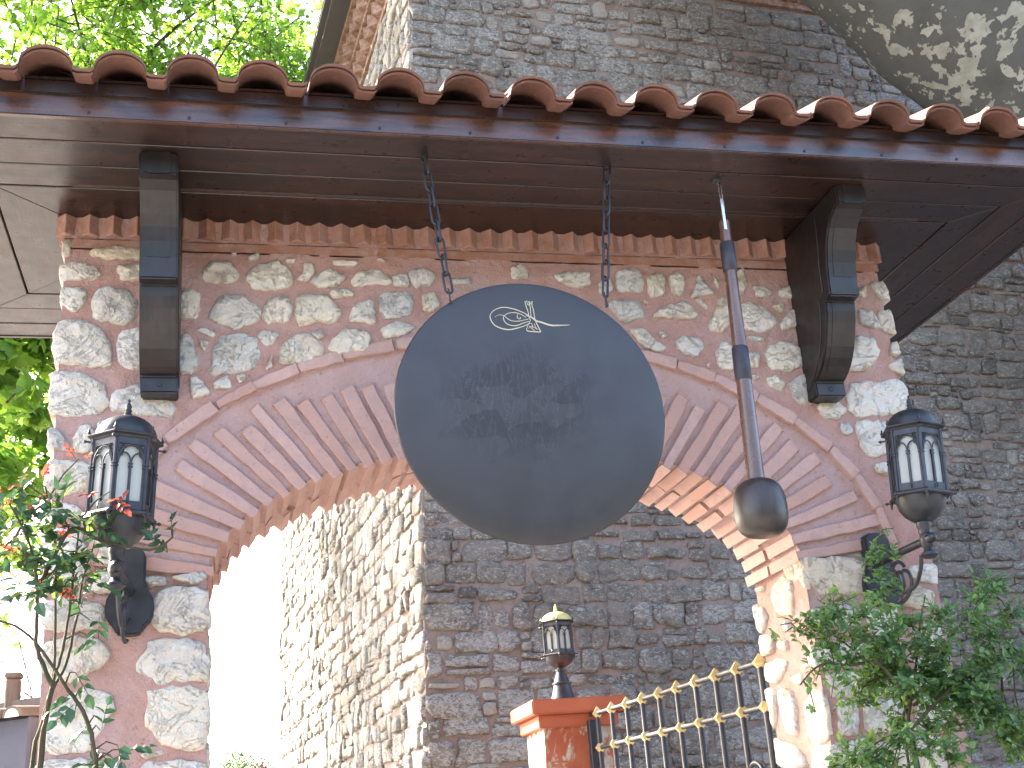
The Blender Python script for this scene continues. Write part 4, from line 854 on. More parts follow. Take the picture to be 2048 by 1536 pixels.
def lantern_head(par, z0, phase, dome_mat=None):
    """bowl bottom at z0; ring, six sides, cornice, dome and finial above it"""
    dm = dome_mat or M_IR
    link('bowl', MB().lathe([(.0, 0), (.030, .0), (.046, .010), (.070, .030), (.088, .056), (.096, .084), (.098, .100)], 30, rib=lambda j: 1 + .012 * (j % 2)).me('bowl', M_IR, smooth=True), par, (0, 0, z0))
    zr_ = z0 + .098
    link('base_ring', MB().lathe([(.06, 0), (.120, 0), (.128, .006), (.126, .014), (.117, .020), (.06, .022)], 6, phase=phase).me('base_ring', M_IR, bevel=.002), par, (0, 0, zr_))
    zf = zr_ + .021; ap = HR * math.cos(math.pi / 6)
    for k in range(6):
        a = phase + math.pi / 6 + k * math.pi / 3
        for nm, me_ in (('side_frame', FM), ('glass_pane', GM)):
            o = link(nm, me_, par); o.location = (ap * math.cos(a), ap * math.sin(a), zf); o.rotation_euler = (0, 0, a + math.pi / 2)
        v = phase + k * math.pi / 3
        o = link('corner_post', POST, par); o.location = (HR * math.cos(v), HR * math.sin(v), zf)
        o = link('finial', FIN, par); o.location = (.127 * math.cos(v), .127 * math.sin(v), zf + FH + .010)
        o = link('drop', DRP, par); o.location = (.119 * math.cos(v), .119 * math.sin(v), zr_ - .002)
        for zz in (zr_ + .002, zf + FH - .012):
            o = link('boss', BOSS, par); o.location = (.118 * math.cos(v), .118 * math.sin(v), zz); o.rotation_euler = (0, 0, v + math.pi / 2)
    zc = zf + FH
    link('cornice_ring', MB().lathe([(.06, -.006), (.112, -.006), (.120, .002), (.133, .006), (.134, .012), (.122, .014), (.06, .016)], 6, phase=phase).me('cornice_ring', M_IR, bevel=.002), par, (0, 0, zc))
    pr = [(.110, .012)] + [(.104 * math.cos(t) ** .9, .014 + .088 * math.sin(t)) for t in [R(a) for a in (0, 12, 25, 38, 50, 62, 73, 82)]] + [(.012, .104)]
    link('dome', MB().lathe(pr, 48, rib=lambda j: 1 + (.022 if j % 2 == 0 else -.006)).me('dome', dm, smooth=True), par, (0, 0, zc))
    link('top_finial', MB().lathe([(.016, .100), (.013, .106), (.0145, .112), (.010, .118), (.013, .126), (.009, .132), (.0115, .142), (.007, .152), (.003, .158), (.006, .164), (.001, .172)], 12).me('top_finial', dm, smooth=True), par, (0, 0, zc))
POST = MB().tube([(0, 0, 0), (0, 0, .148)], .0068, 7).tube([(0, 0, .148), (0, 0, .153)], .010, 7).tube([(0, 0, .159), (0, 0, .165)], .010, 7).tube([(0, 0, .153), (0, 0, FH)], .0062, 7).me('corner_post', M_IR)
def wall_lantern(x, y, zb, px_, label, phase, tilt):
    L = tag(empty('wall_lantern', (px_, 0, 2.615)), label, 'lantern', 'wall lanterns on the gate piers')
    dx = x - px_
    hub = empty('lamp_head', (0, 0, 0)) if False else None
    pivot = Vector((dx, y, 0))
    class Off: pass
    # plate
    P = [(-.034, .165), (.034, .165), (.056, .145), (.056, .02), (.070, .0), (.086, -.030), (.092, -.065), (.086, -.10), (.070, -.125), (.056, -.135), (.050, -.158), (.032, -.168), (-.032, -.168), (-.050, -.158), (-.056, -.135), (-.070, -.125), (-.086, -.10), (-.092, -.065), (-.086, -.030), (-.070, 0), (-.056, .02), (-.056, .145)]
    link('back_plate', MB().prism(P, lambda a, b: (a, -.052, b), lambda a, b: (a, .004, b)).me('back_plate', M_IR, bevel=.008, seg=2), L)
    zb -= 2.615
    # arm: knuckle under the bowl, bar back to the plate, scroll below
    link('neck', MB().lathe([(.0, .004), (.030, .0), (.031, -.018), (.027, -.024), (.027, -.048), (.020, -.054), (.0, -.056)], 16).me('neck', M_IR, smooth=True), L, (dx, y, zb))
    zk = zb - .075
    m = MB(); m.lathe([(.0, .03), (.024, .024), (.030, 0), (.024, -.026), (.018, -.034), (.022, -.046), (.034, -.054), (.036, -.064), (.022, -.076), (.0, -.08)], 14)
    m.tube([(0, .01, 0), (0, -.035, .002), (0, -.052, .002), (0, -.062, .002)], [.020, .022, .018, .006], 12)
    link('knuckle', m.me('knuckle', M_IR, smooth=True), L, (dx, y, zk))
    m = MB(); m.tube([(dx, y, zk), (dx * .5, y * .5, zk - .006), (0, -.04, zk - .012)], [.018, .017, .021], 10)
    link('arm', m.me('arm', M_IR, smooth=True), L)
    S1 = []
    for i in range(34):
        t = i / 33 * 2.6 * math.pi; r = .070 - .019 * t / math.pi
        S1.append((dx * .38 + .0, -.16 - r * math.cos(t + .6) * 1.0, zk - .115 + r * math.sin(t + .6) * 1.15))
    S2 = [(dx * .9, y * .86, zk - .05), (dx * .8, y * .80, zk - .11), (dx * .62, y * .66, zk - .165), (dx * .4, y * .42, zk - .175), (dx * .2, y * .25, zk - .14), (0, -.05, zk - .12)]
    S3 = [(dx * .2, -.05, zk - .20), (dx * .3, -.12, zk - .215), (dx * .4, -.20, zk - .20), (dx * .5, -.25, zk - .15), (dx * .5, -.24, zk - .10), (dx * .45, -.20, zk - .085)]
    m = MB(); m.tube(S1, .0085, 7); m.tube(cr(S2, 4), .009, 7); m.tube(cr(S3, 4), .008, 7)
    link('scroll', m.me('scroll', M_IR, smooth=True), L)
    n0 = len(L.children)
    lantern_head(L, zb, phase)
    for o in list(L.children)[0:]:
        if o.name.split('.')[0] in ('bowl', 'base_ring', 'side_frame', 'glass_pane', 'corner_post', 'finial', 'drop', 'boss', 'cornice_ring', 'dome', 'top_finial'):
            Mt = Matrix.Translation((dx, y, zb)) @ Matrix.Rotation(tilt, 4, 'Y') @ Matrix.Diagonal((1.06, 1.06, 1.02, 1)) @ Matrix.Translation((0, 0, -zb)) @ Matrix.LocRotScale(o.location, o.rotation_euler, o.scale)
            o.matrix_local = Mt
    return L
wall_lantern(-.365, -.40, 2.70, -.340, 'black iron wall lantern on the pier with reddish rose shoots, sunlit dome', R(258), R(2.5))
wall_lantern(2.865, -.40, 2.735, 2.835, 'black iron wall lantern above the bushy green rose, dome in shade', R(252), R(4.5))

# ------------------------------------------------------------------ pillar, its lamp and the iron gate leaf
pl_ = tag(empty('gate_pillar', (2.17, 3.0, 0)), 'square pillar of flaking red paint with a stepped red cap, seen through the arch', 'pillar')
def pp(name, m, mat, **k): o = link(name, m.me(name, mat, **k), pl_); o.matrix_parent_inverse = Matrix.Translation((-2.17, -3.0, 0)); return o
m = MB()
V = []; F = []
for k in range(41):
    z = 2.30 * k / 40
    ring = [(1.955, 2.76), (2.17, 2.76), (2.40, 2.76), (2.40, 3.0), (2.40, 3.22), (2.17, 3.22), (1.955, 3.22), (1.955, 3.0)]
    V += [(x + .006 * noise.noise(Vector((x * 9, y * 9, z * 9))), y + .006 * noise.noise(Vector((x * 9 + 5, y * 9, z * 9))), z) for x, y in ring]
for k in range(40):
    for i in range(8): F.append((k * 8 + i, k * 8 + (i + 1) % 8, k * 8 + 8 + (i + 1) % 8, k * 8 + 8 + i))
pp('shaft', m.add(V, F), M_PEEL, smooth=True)
pp('cap_step', MB().box(1.92, 2.435, 2.725, 3.255, 2.255, 2.335), M_CAP, bevel=.006, seg=2); pp('cap_slab', MB().box(1.872, 2.483, 2.675, 3.305, 2.335, 2.425), M_CAP, bevel=.008, seg=2)
lp = tag(empty('pillar_lamp', (2.155, 2.98, 2.425)), 'black post lantern with a gold dome standing on the red pillar cap', 'lantern')
link('pedestal', MB().lathe([(.0, 0), (.122, 0), (.124, .006), (.108, .030), (.090, .075), (.078, .115), (.074, .135), (.084, .139), (.084, .150), (.070, .154), (.056, .185), (.043, .22), (.040, .235), (.048, .238), (.048, .248), (.030, .252), (.030, .262), (.0, .262)], 28).me('pedestal', M_IR, smooth=True), lp)
SCL = .70
lantern_head(lp, 0, R(256), M_GDP)
for o in list(lp.children):
    if not o.name.startswith('pedestal'): o.matrix_local = Matrix.Translation((0, 0, .226)) @ Matrix.Diagonal((.95, .95, .74, 1)) @ Matrix.LocRotScale(o.location, o.rotation_euler, o.scale)
    else: o.scale = (.74, .74, .86)

G0, G1 = Vector((2.47, .56)), Vector((2.262, 2.60))
ga = tag(empty('iron_gate', (G0.x, G0.y, 0)), 'open black iron gate leaf with gold diamond studs on two rails', 'gate')
def gp2(name, me, loc=None, rot=None): 
    o = link(name, me, ga); o.matrix_parent_inverse = Matrix.Translation((-G0.x, -G0.y, 0))
    if loc: o.location = loc
    if rot: o.rotation_euler = rot
    return o
gd = (G1 - G0).normalized(); gl = (G1 - G0).length; ga_ = math.atan2(gd.y, gd.x)
BAR = MB().tube([(0, 0, .06), (0, 0, 2.315)], .0155, 10).me('bar', M_IR, smooth=True)
STUD = MB().add([(-.040, 0, 0), (0, -.044, 0), (0, 0, .044), (0, .044, 0), (0, 0, -.044), (.040, 0, 0)], [(0, 1, 2), (0, 2, 3), (0, 3, 4), (0, 4, 1), (5, 2, 1), (5, 3, 2), (5, 4, 3), (5, 1, 4)]).me('stud', M_GD, fix=False)
for z in (2.315, 2.112, .12):
    a, b = G0 - gd * .02, G1 + gd * .10
    gp2('rail', MB().tube([(a.x, a.y, z), (b.x, b.y, z)], .0135, 10).me('rail', M_IR, smooth=True))
for k in range(10):
    p = G0 + gd * (k * gl / 9); gp2('bar', BAR, (p.x, p.y, 0))
    for z in (2.315, 2.112): gp2('stud', STUD, (p.x, p.y, z), (0, 0, ga_ - math.pi / 2 + R(28)))
p = G1 + gd * .10; gp2('end_post', MB().box(p.x - .028, p.x + .028, p.y - .028, p.y + .028, 0, 2.285).me('end_post', M_IR, bevel=.004))
sc_ = MB(); c = G0 + gd * .17; sc_.tube([(c.x + gd.x * .075 * math.cos(t), c.y + gd.y * .075 * math.cos(t), 1.80 + .075 * math.sin(t)) for t in [R(200) - R(330) * i / 24 for i in range(25)]], .010, 8)
gp2('scroll', sc_.me('scroll', M_IR, smooth=True))

# ------------------------------------------------------------------ vegetation
def leaf_quad(P, d, up_, L, W, fold=.25, curl=.15):
    """pointed oval leaf: 6 outline points and a mid rib"""
    d = d.normalized(); s = d.cross(up_); s = s.normalized() if s.length > 1e-5 else d.orthogonal().normalized(); n = s.cross(d).normalized()
    pt = lambda t, w, c: P + d * (L * t) + s * (W * w) + n * (abs(w) * fold * W - curl * L * t * t)
    V = [pt(0, 0, 0), pt(.30, .5, 0), pt(.68, .40, 0), pt(1.0, 0, 0), pt(.68, -.40, 0), pt(.30, -.5, 0), pt(.5, 0, 0)]
    return V, [(0, 1, 6), (1, 2, 6), (2, 3, 6), (3, 4, 6), (4, 5, 6), (5, 0, 6)]
LOBES = [(0, .12), (.14, .50), (.05, .62), (.30, .60), (.34, .30), (.44, .34), (.62, .56), (.66, .22), (.76, .24), (1.0, 0)]
def maple_leaf(P, d, up_, S):
    d = d.normalized(); s = d.cross(up_); s = s.normalized() if s.length > 1e-5 else d.orthogonal().normalized(); n = s.cross(d).normalized()
    pts = LOBES[1:] + [(a, -b) for a, b in LOBES[1:-1]][::-1]
    V = [P] + [P + d * (S * a) + s * (S * b) - n * (S * .22 * (a * a + b * b)) for a, b in pts]; k = len(pts)
    V.append(P + d * S * .4 - n * S * .02)
    F = [(0, 1, k + 1)] + [(i, i + 1, k + 1) for i in range(1, k)] + [(k, 0, k + 1)]
    return V, F
def rvec(r): 
    while True:
        v = Vector((r.uniform(-1, 1), r.uniform(-1, 1), r.uniform(-1, 1)))
        if .05 < v.length < 1: return v.normalized()
def grow(r, base, tip, blobs, name, label, leafm, S, nleaf, maple=True, barkm=None, trunk_r=.2, group=None, kindcat='tree', extra=None, nbr=9, leaf2=None):
    """tapered trunk, limbs reaching into leafy clumps, and separate leaves on their twigs"""
    base, tip = Vector(base), Vector(tip)
    T = tag(empty(name, base), label, kindcat, group); inv = Matrix.Translation(-base)
    tr = MB(); lv = MB(); lv2 = MB()
    k = 8; ctrl = [base.lerp(tip, i / k) + Vector((r.uniform(-1, 1), r.uniform(-1, 1), 0)) * (.02 * (tip - base).length if 0 < i else 0) for i in range(k + 1)]
    tr.tube(ctrl, [trunk_r * (1 - .72 * i / k) for i in range(k + 1)], 10)
    for (c, rad, share) in blobs:
        c = Vector(c); rad = Vector(rad)
        for b in range(nbr):
            st = ctrl[r.randint(3, k)]; d = rvec(r); end = c + Vector((d.x * rad.x, d.y * rad.y, d.z * rad.z)) * r.uniform(.55, .95)
            md = st.lerp(end, .5) + Vector((r.uniform(-.2, .2), r.uniform(-.2, .2), r.uniform(0, .35))) * (end - st).length * .35
            r0 = trunk_r * .22 * r.uniform(.7, 1.2); tr.tube(cr([st, md, end], 4), [max(.006, r0 * (1 - i / 9)) for i in range(9)], 6)
        tw_n = max(6, int(nleaf * share / 26))
        for t_ in range(tw_n):
            d = rvec(r); q = c + Vector((d.x * rad.x, d.y * rad.y, d.z * rad.z)) * r.uniform(.25, 1.0) ** .6
            dr = (rvec(r) + (q - c).normalized() * .8).normalized(); LT = r.uniform(.35, .9) * min(1, min(rad) * .8)
            if maple: tr.tube([q, q + dr * LT * .5 + Vector((0, 0, .03)), q + dr * LT], [.012, .008, .004], 4, cap=False)
            for i in range(26):
                p = q + dr * LT * r.random() + rvec(r) * r.uniform(.02, .16) * (1 if S > .07 else .7); ld = (rvec(r) + Vector((0, 0, -.35)) + dr * .4)
                s_ = S * r.uniform(.65, 1.25); tgt = lv2 if (leaf2 and r.random() < .35) else lv
                V, F = maple_leaf(p, ld, Vector((0, 0, 1)) + rvec(r) * .9, s_) if maple else leaf_quad(p, ld, Vector((0, 0, 1)) + rvec(r) * .8, s_, s_ * .62)
                tgt.add(V, F)
    for nm, mm, mat in (('trunk', tr, barkm or M_TB), ('crown', lv, leafm)) + ((('crown', lv2, leaf2),) if leaf2 else ()):
        o = link(nm, mm.me(nm, mat, fix=False, smooth=(nm == 'trunk')), T); o.matrix_parent_inverse = inv
    return T
r = random.Random(31)
grow(r, (-1.25, 8.0, 0), (-1.15, 8.1, 9.6), [((-2.2, 8.0, 10.9), (1.5, 1.5, 1.5), .30), ((-.6, 8.3, 11.0), (1.5, 1.4, 1.35), .34), ((.55, 8.4, 9.9), (.75, 1.2, .9), .14), ((-1.6, 7.8, 8.6), (1.6, 1.4, 1.0), .22)], 'maple_tree', 'slender maple with bright yellow-green crown behind the canopy tiles', M_MAP, .074, 24000, True, trunk_r=.17, group='maples behind the gateway', nbr=8, leaf2=M_MAP2)
grow(r, (2.1, 17.0, 0), (2.1, 17.0, 14.5), [((1.6, 17, 17.2), (1.3, 1.6, 1.5), .55), ((2.6, 17, 15.4), (1.1, 1.5, 1.3), .45)], 'maple_tree', 'distant pale green maple between the near maple and the tower eaves', M_MAP, .11, 3200, True, trunk_r=.22, group='maples behind the gateway', nbr=5)
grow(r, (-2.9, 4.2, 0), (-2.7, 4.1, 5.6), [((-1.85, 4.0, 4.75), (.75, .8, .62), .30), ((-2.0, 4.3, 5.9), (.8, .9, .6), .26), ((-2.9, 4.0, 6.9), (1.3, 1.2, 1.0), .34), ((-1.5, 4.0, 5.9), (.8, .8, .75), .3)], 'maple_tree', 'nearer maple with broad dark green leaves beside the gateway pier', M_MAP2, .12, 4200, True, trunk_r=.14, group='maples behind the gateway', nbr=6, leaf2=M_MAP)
grow(r, (-3.1, 10.6, 0), (-2.9, 10.5, 5.2), [((-2.5, 10.3, 6.2), (1.7, 1.5, 1.8), .6), ((-3.4, 10.4, 8.2), (1.7, 1.5, 1.4), .4)], 'maple_tree', 'maple farther back at the left, leafy below the canopy eave', M_MAP, .11, 5200, True, trunk_r=.18, group='maples behind the gateway', nbr=7)
grow(r, (-1.1, 7.2, 0), (-1.0, 7.2, 2.7), [((-1.85, 7.1, 3.75), (.75, .7, .6), .6), ((-.75, 7.3, 3.55), (.45, .6, .45), .4)], 'blossom_tree', 'small pink blossoming tree behind the pier, overexposed by sunlight', M_PINK, .05, 5200, False, trunk_r=.07, nbr=3)

# climbing roses
def rose(name, label, canes, clusters, seed, n_per, leafm, S, reds=(), redm=None, spread=.06, cane_r=.008, leaf2=None, wisps=()):
    r = random.Random(seed); base = Vector((canes[0][0][0], canes[0][0][1], 0))
    T = tag(empty(name, base), label, 'rose bush', 'climbing roses on the piers'); inv = Matrix.Translation(-base)
    cm = MB(); lv = MB(); l2 = MB(); rd = MB(); tips = []
    for i, c in enumerate(canes):
        c = [Vector(p) for p in c]
        if i < 3: c = [Vector((c[0].x * .5 + base.x * .5, c[0].y, 0.0)), Vector((c[0].x, c[0].y, c[0].z * .6))] + c
        Q = cr(c, 5); n = len(Q); cm.tube([q + Vector((r.uniform(-1, 1), r.uniform(-1, 1), 0)) * .002 for q in Q], [cane_r * (1.15 - .75 * k / n) for k in range(n)], 6)
    allp = [Vector(p) for c in canes for p in cr(c, 4)]
    def spray(q, m, S, k, tgt_alt=None, twig=True):
        near = min(allp, key=lambda p: (p - q).length)
        if twig and (near - q).length > .015:
            md = near.lerp(q, .5) + Vector((0, r.uniform(-.02, .02), .02)); cm.tube([near, md, q], [.0035, .0028, .0018], 5, cap=False)
        for _ in range(k):
            axis = (rvec(r) + Vector((0, -.35, .1))).normalized(); st = q + rvec(r) * r.uniform(0, spread); LL = S * r.uniform(1.3, 2.0)
            cm.tube([st, st + axis * LL], .0012, 4, cap=False)
            upv = Vector((0, -.5, 1)) + rvec(r) * .7
            for (t, sd) in ((1.0, 0), (.62, 1), (.62, -1), (.22, 1), (.22, -1)):
                if r.random() < .08: continue
                s = axis.cross(upv).normalized(); d = axis + s * sd * 1.25 + rvec(r) * .25; s_ = S * r.uniform(.7, 1.15) * (1.12 if sd == 0 else 1)
                V, F = leaf_quad(st + axis * LL * t, d, upv, s_, s_ * .62, .3, .18)
                (tgt_alt if (tgt_alt is not None and r.random() < .16) else m).add(V, F)
    for q in clusters:
        q = Vector(q) + Vector((r.uniform(-.02, .02), r.uniform(-.14, .12), r.uniform(-.02, .02)))
        spray(q, lv, S, n_per, l2 if leaf2 else None)
    for q in wisps: spray(Vector(q), lv, S * .95, 1)
    for q in reds: spray(Vector(q) + Vector((0, r.uniform(-.08, .06), 0)), rd, S * .62, 2)
    for nm, mm, mat in (('cane', cm, M_CANE), ('foliage', lv, leafm), ('young_foliage', l2, leaf2), ('red_shoots', rd, redm)):
        if mm.V:
            o = link(nm, mm.me(nm, mat, fix=False), T); o.matrix_parent_inverse = inv
            if nm != 'cane': o['kind'] = 'stuff'
L1 = [(-0.609, -0.45, 1.914), (-0.58, -0.45, 2.105), (-0.561, -0.45, 2.194), (-0.553, -0.45, 2.286), (-0.561, -0.45, 2.509), (-0.567, -0.45, 2.704), (-0.604, -0.45, 2.868)]
L2 = [(-0.579, -0.5, 1.909), (-0.564, -0.5, 2.115), (-0.55, -0.5, 2.212), (-0.522, -0.5, 2.327), (-0.505, -0.5, 2.48), (-0.496, -0.5, 2.637), (-0.486, -0.5, 2.78)]
L3 = [(-0.584, -0.4, 1.915), (-0.566, -0.4, 2.176), (-0.523, -0.4, 2.292), (-0.49, -0.4, 2.463), (-0.478, -0.4, 2.587), (-0.442, -0.4, 2.731)]
L4 = [(-0.388, -0.55, 1.894), (-0.408, -0.55, 2.021), (-0.444, -0.55, 2.119), (-0.503, -0.55, 2.203), (-0.596, -0.55, 2.339), (-0.663, -0.55, 2.4), (-0.752, -0.55, 2.436)]
L5 = [(-0.538, -0.6, 2.199), (-0.589, -0.6, 2.314), (-0.598, -0.6, 2.397), (-0.6, -0.6, 2.514), (-0.632, -0.6, 2.669), (-0.705, -0.6, 2.81)]
L6 = [(-0.607, -0.55, 2.525), (-0.512, -0.55, 2.731), (-0.411, -0.55, 2.694), (-0.243, -0.55, 2.655), (-0.168, -0.55, 2.698)]
LG = [(-0.683, -0.5, 2.747), (-0.581, -0.5, 2.692), (-0.643, -0.5, 2.623), (-0.497, -0.5, 2.654), (-0.569, -0.5, 2.781), (-0.451, -0.5, 2.743), (-0.704, -0.5, 2.837), (-0.526, -0.5, 2.585), (-0.711, -0.5, 2.677), (-0.589, -0.5, 2.534), (-0.46, -0.5, 2.583), (-0.638, -0.5, 2.536)]
LR = [(-0.717, -0.5, 2.91), (-0.617, -0.5, 2.909), (-0.495, -0.5, 2.991), (-0.68, -0.5, 2.703), (-0.646, -0.5, 2.676), (-0.379, -0.55, 2.86), (-0.353, -0.55, 2.832), (-0.582, -0.5, 2.56), (-0.524, -0.5, 2.541), (-0.636, -0.5, 2.8), (-0.73, -0.5, 2.856), (-0.567, -0.5, 2.745)]
LL_ = [(-0.473, -0.55, 2.243), (-0.446, -0.55, 2.168), (-0.467, -0.55, 2.121), (-0.387, -0.55, 2.084), (-0.329, -0.55, 2.001), (-0.289, -0.55, 1.983), (-0.416, -0.55, 2.006), (-0.386, -0.55, 2.052), (-0.343, -0.55, 1.962), (-0.433, -0.55, 2.417), (-0.414, -0.55, 2.357), (-0.459, -0.55, 2.46)]
LS = [(-0.208, -0.5, 2.684), (-0.186, -0.5, 2.656), (-0.17, -0.5, 2.723), (-0.35, -.55, 2.70)]
rose('climbing_rose', 'leggy climbing rose with red young shoots before the pier under the sunlit lantern', [L1, L2, L3, L4, L5, L6], LG, 3, 7, M_ROSEL, .050, LR, M_ROSER, .055, .0075, M_ROSEY, LL_ + LS)
R0 = [(2.634, -0.35, 1.871), (2.675, -0.35, 2.023), (2.682, -0.35, 2.221), (2.666, -0.35, 2.425), (2.671, -0.35, 2.571), (2.682, -0.35, 2.687)]
R1 = [(2.61, -0.45, 1.976), (2.765, -0.45, 2.143), (2.91, -0.45, 2.296), (3.085, -0.45, 2.413), (3.224, -0.45, 2.46)]
R2 = [(2.606, -0.45, 1.958), (2.483, -0.45, 2.155), (2.373, -0.45, 2.257), (2.298, -0.45, 2.318), (2.208, -0.45, 2.292)]
R3 = [(2.52, -0.6, 1.891), (2.717, -0.6, 2.029), (2.909, -0.6, 2.115), (3.093, -0.6, 2.146)]
R4 = [(2.531, -0.6, 2.0), (2.443, -0.6, 2.135), (2.319, -0.6, 2.14), (2.196, -0.6, 2.145), (2.103, -0.6, 2.076)]
R5 = [(2.57, -0.5, 1.917), (2.64, -0.5, 2.102), (2.702, -0.5, 2.295), (2.748, -0.5, 2.413)]
RC = [(2.635, -0.5, 2.600), (2.60, -0.5, 2.47), (2.282, -0.5, 2.369), (2.185, -0.5, 2.294), (2.354, -0.5, 2.288), (2.446, -0.5, 2.324), (2.474, -0.5, 2.245), (2.611, -0.5, 2.278), (2.711, -0.5, 2.235), (2.802, -0.5, 2.351), (2.834, -0.5, 2.29), (2.922, -0.5, 2.387), (3.054, -0.5, 2.465), (2.958, -0.5, 2.246), (2.375, -0.5, 2.171), (2.498, -0.5, 2.147), (2.627, -0.5, 2.141), (2.756, -0.5, 2.136), (2.887, -0.5, 2.13), (3.034, -0.5, 2.183), (3.077, -0.5, 2.083), (2.393, -0.5, 2.038), (2.519, -0.5, 2.032), (2.642, -0.5, 2.007), (2.771, -0.5, 2.001), (2.914, -0.5, 2.051), (2.246, -0.5, 2.158), (2.539, -0.5, 1.918), (2.661, -0.5, 1.893), (2.789, -0.5, 1.886), (2.583, -0.5, 1.823), (2.68, -0.5, 1.781), (2.479, -0.5, 1.829), (2.372, -0.5, 1.817), (2.283, -0.5, 2.252), (2.56, -.5, 2.21), (2.70, -.5, 2.17), (2.46, -.5, 2.09), (2.60, -.5, 2.08), (2.72, -.5, 2.06), (2.83, -.5, 2.08), (2.95, -.5, 2.16), (3.111, -0.5, 2.32)] + [(2.30 + .78 * ((k * .618) % 1), -.5, 1.72 + .50 * ((k * .382 + .2) % 1)) for k in range(22)]
rose('climbing_rose', 'dense bushy green climbing rose before the pier beside the iron gate', [R0, R1, R2, R3, R4, R5], RC, 9, 24, M_ROSE, .030, (), None, .085, .0065, M_ROSEY, [(2.105, -0.5, 2.316), (2.13, -.48, 2.29), (2.19, -.52, 2.33), (2.24, -.5, 2.27), (2.30, -.5, 2.35), (2.34, -.5, 2.22), (2.22, -.5, 2.10), (2.27, -.5, 2.03), (2.197, -0.5, 1.992), (2.16, -.5, 2.30), (3.18, -.5, 2.47), (2.69, -.45, 2.70)])
# trimmed shrubs glimpsed through the arch
def shrub(name, label, c, rad, mat, n, S, seed):
    r = random.Random(seed); c = Vector(c); base = Vector((c.x, c.y, 0)); T = tag(empty(name, base), label, 'shrub'); lv = MB(); st = MB()
    for _ in range(n):
        d = rvec(r); k = r.uniform(.72, 1.0); q = c + Vector((d.x * rad[0], d.y * rad[1], d.z * rad[2])) * k
        V, F = leaf_quad(q, rvec(r) + d * .6, rvec(r), S * r.uniform(.7, 1.2), S * .6); lv.add(V, F)
    for _ in range(14):
        d = rvec(r); st.tube([base + Vector((r.uniform(-.1, .1), r.uniform(-.1, .1), 0)), c + Vector((d.x * rad[0], d.y * rad[1], d.z * rad[2])) * .8], [.02, .006], 5)
    for nm, mm, mat_ in (('stem', st, M_TB), ('crown', lv, mat)):
        o = link(nm, mm.me(nm, mat_, fix=False), T); o.matrix_parent_inverse = Matrix.Translation(-base)
shrub('clipped_shrub', 'clipped light green shrub seen low through the archway', (.17, 8.0, 1.75), (.33, .6, .92), M_HEDGE, 5200, .035, 5)
shrub('brown_shrub', 'small brown leaved shrub in front of the clipped green shrub', (.34, 6.0, 1.7), (.20, .25, .72), M_BROWN, 3000, .03, 6)

# leaning plane tree
pt = tag(empty('plane_tree', (12.1, 3.0, 0)), 'huge leaning plane tree limb with mottled grey and cream bark above the canopy', 'tree')
C0 = cr([(12.2, 3.0, -.1), (11.7, 3.0, 2.0), (10.1, 2.95, 4.6), (8.79, 2.9, 5.91), (7.35, 2.9, 7.3), (5.91, 2.9, 8.69), (4.3, 2.85, 10.3), (3.2, 2.8, 12.0), (2.8, 2.8, 13.4)], 8); nC = len(C0)
m = MB(); m.tube(C0, [1.05 - .18 * i / nC for i in range(nC)], 56)
V = [v + (v - min(C0, key=lambda c: (c - v).length)).normalized() * (.05 * noise.noise(v * 1.1) + .012 * noise.noise(v * 5)) for v in m.V]
o = link('trunk', MB().add(V, m.F).me('trunk', M_BARK, smooth=True), pt); o.matrix_parent_inverse = Matrix.Translation((-12.1, -3.0, 0))
rp = random.Random(77); lv = MB(); tb = MB()
for (c, rad) in (((2.2, 3.2, 13.4), (1.8, 1.8, 1.2)), ((4.2, 3.6, 12.8), (1.6, 1.6, 1.0))):
    c = Vector(c)
    for _ in range(7):
        d = rvec(rp); tb.tube(cr([C0[-1 - rp.randint(0, 8)], c, c + Vector((d.x * rad[0], d.y * rad[1], d.z * rad[2]))], 4), [.14, .12, .10, .08, .07, .06, .05, .03, .02], 7)
    for _ in range(900):
        d = rvec(rp); V, F = maple_leaf(c + Vector((d.x * rad[0], d.y * rad[1], d.z * rad[2])) * rp.uniform(.3, 1), rvec(rp), rvec(rp), .16); lv.add(V, F)
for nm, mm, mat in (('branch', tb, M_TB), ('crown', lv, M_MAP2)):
    o = link(nm, mm.me(nm, mat, fix=False, smooth=nm == 'branch'), pt); o.matrix_parent_inverse = Matrix.Translation((-12.1, -3.0, 0))

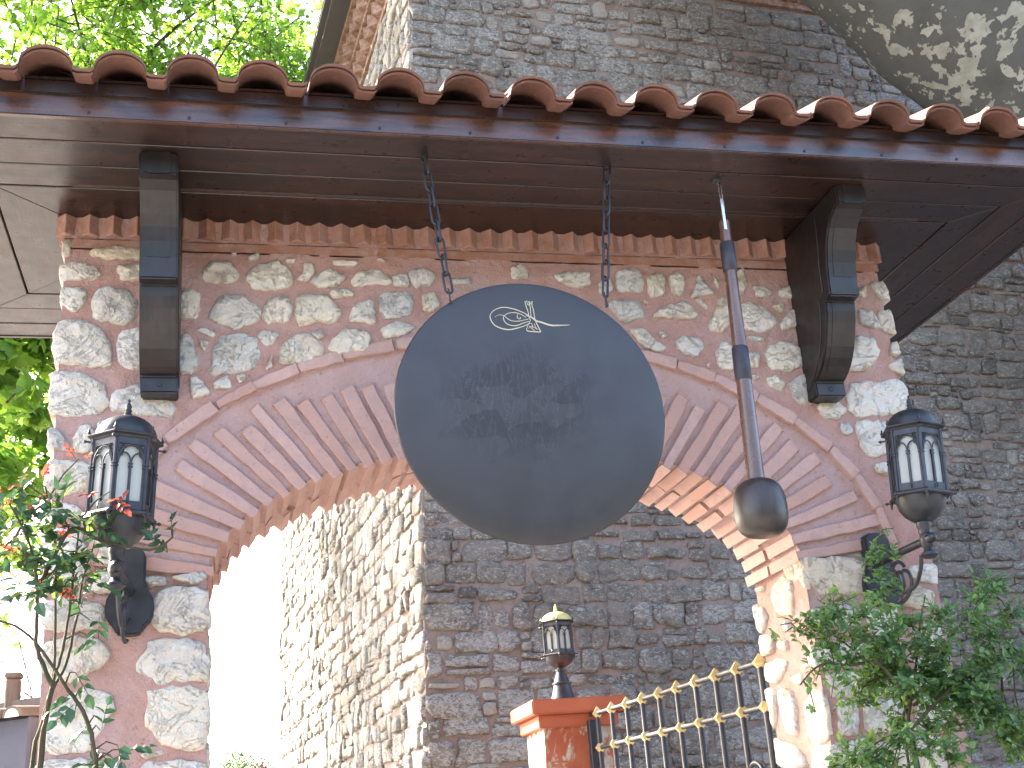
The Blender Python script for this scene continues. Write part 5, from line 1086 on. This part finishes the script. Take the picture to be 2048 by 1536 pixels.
# low boundary wall with a tiled coping at the left, post behind it
A, B = Vector((-.70, .62, 0)), Vector((-2.45, 1.79, 0)); wd = (B - A).normalized(); wl_ = (B - A).length; wa = math.atan2(wd.y, wd.x)
bw = tag(empty('boundary_wall', A, wa), 'low grey rendered wall with white ended clay coping tiles beside the pier', 'wall')
link('wall_body', MB().box(0, wl_, -.06, .10, 0, 2.235).me('wall_body', M_GY, bevel=.01), bw)
m = MB(); ct = []
for i in range(7): a = math.pi * i / 6; ct.append((-.048 * math.cos(a), .045 * math.sin(a)))
V = []; F = []; n = len(ct)
for y in (-.13, .13):
    for s_ in (1, .78): V += [(x * s_, y, z * s_) for x, z in ct]
for i in range(n - 1):
    F += [(i, i + 1, 2 * n + i + 1, 2 * n + i), (n + i + 1, n + i, 3 * n + i, 3 * n + i + 1), (i, n + i, n + i + 1, i + 1), (2 * n + i, 2 * n + i + 1, 3 * n + i + 1, 3 * n + i)]
ctm = m.add(V, F).add([(x * .8, .129, z * .8) for x, z in ct], [tuple(range(n))]).me('coping_tile', M_WS, smooth=True, fix=False)
ctm.materials.append(M_LIME); ctm.polygons[len(ctm.polygons) - 1].material_index = 1
for k in range(int(wl_ / .105)):
    o = link('coping_tile', ctm, bw); o.location = (.05 + k * .105, .02, 2.240); o.rotation_euler = (R(-4), 0, 0)
link('ridge_beam', MB().box(-.02, wl_, -.20, -.13, 2.27, 2.345).me('ridge_beam', M_WS, bevel=.006), bw)
q = Vector((-.885, .93, 0))
ps = tag(empty('timber_post', (q.x, q.y, 0)), 'short brown timber post rising behind the tiled boundary wall', 'post')
link('shaft', MB().box(-.03, .03, -.03, .03, 0, 2.44).me('shaft', M_WS, bevel=.006), ps); link('post_cap', MB().box(-.036, .036, -.036, .036, 2.44, 2.465).me('post_cap', M_WS, bevel=.006), ps)

# unseen dark tree belt added behind the camera, for gong and eaves to mirror
rw = random.Random(5); bt = MB()
for _ in range(5200):
    x = rw.uniform(-9, 22); top = 5.6 + 2.2 * noise.noise(Vector((x * .35, 1.7, 0))) + (1.6 if x > 5 else 0)
    p = Vector((x, -13.5 + rw.uniform(-1.2, 1.2), top * rw.random() ** .8)); V, F = leaf_quad(p, rvec(rw), rvec(rw), .55, .42); bt.add(V, F)
o = link('added_tree_belt', bt.me('added_tree_belt', M_BELT, fix=False)); tag(o, 'unseen belt of dark trees added for the gong and eaves to mirror', 'trees', None, 'stuff')
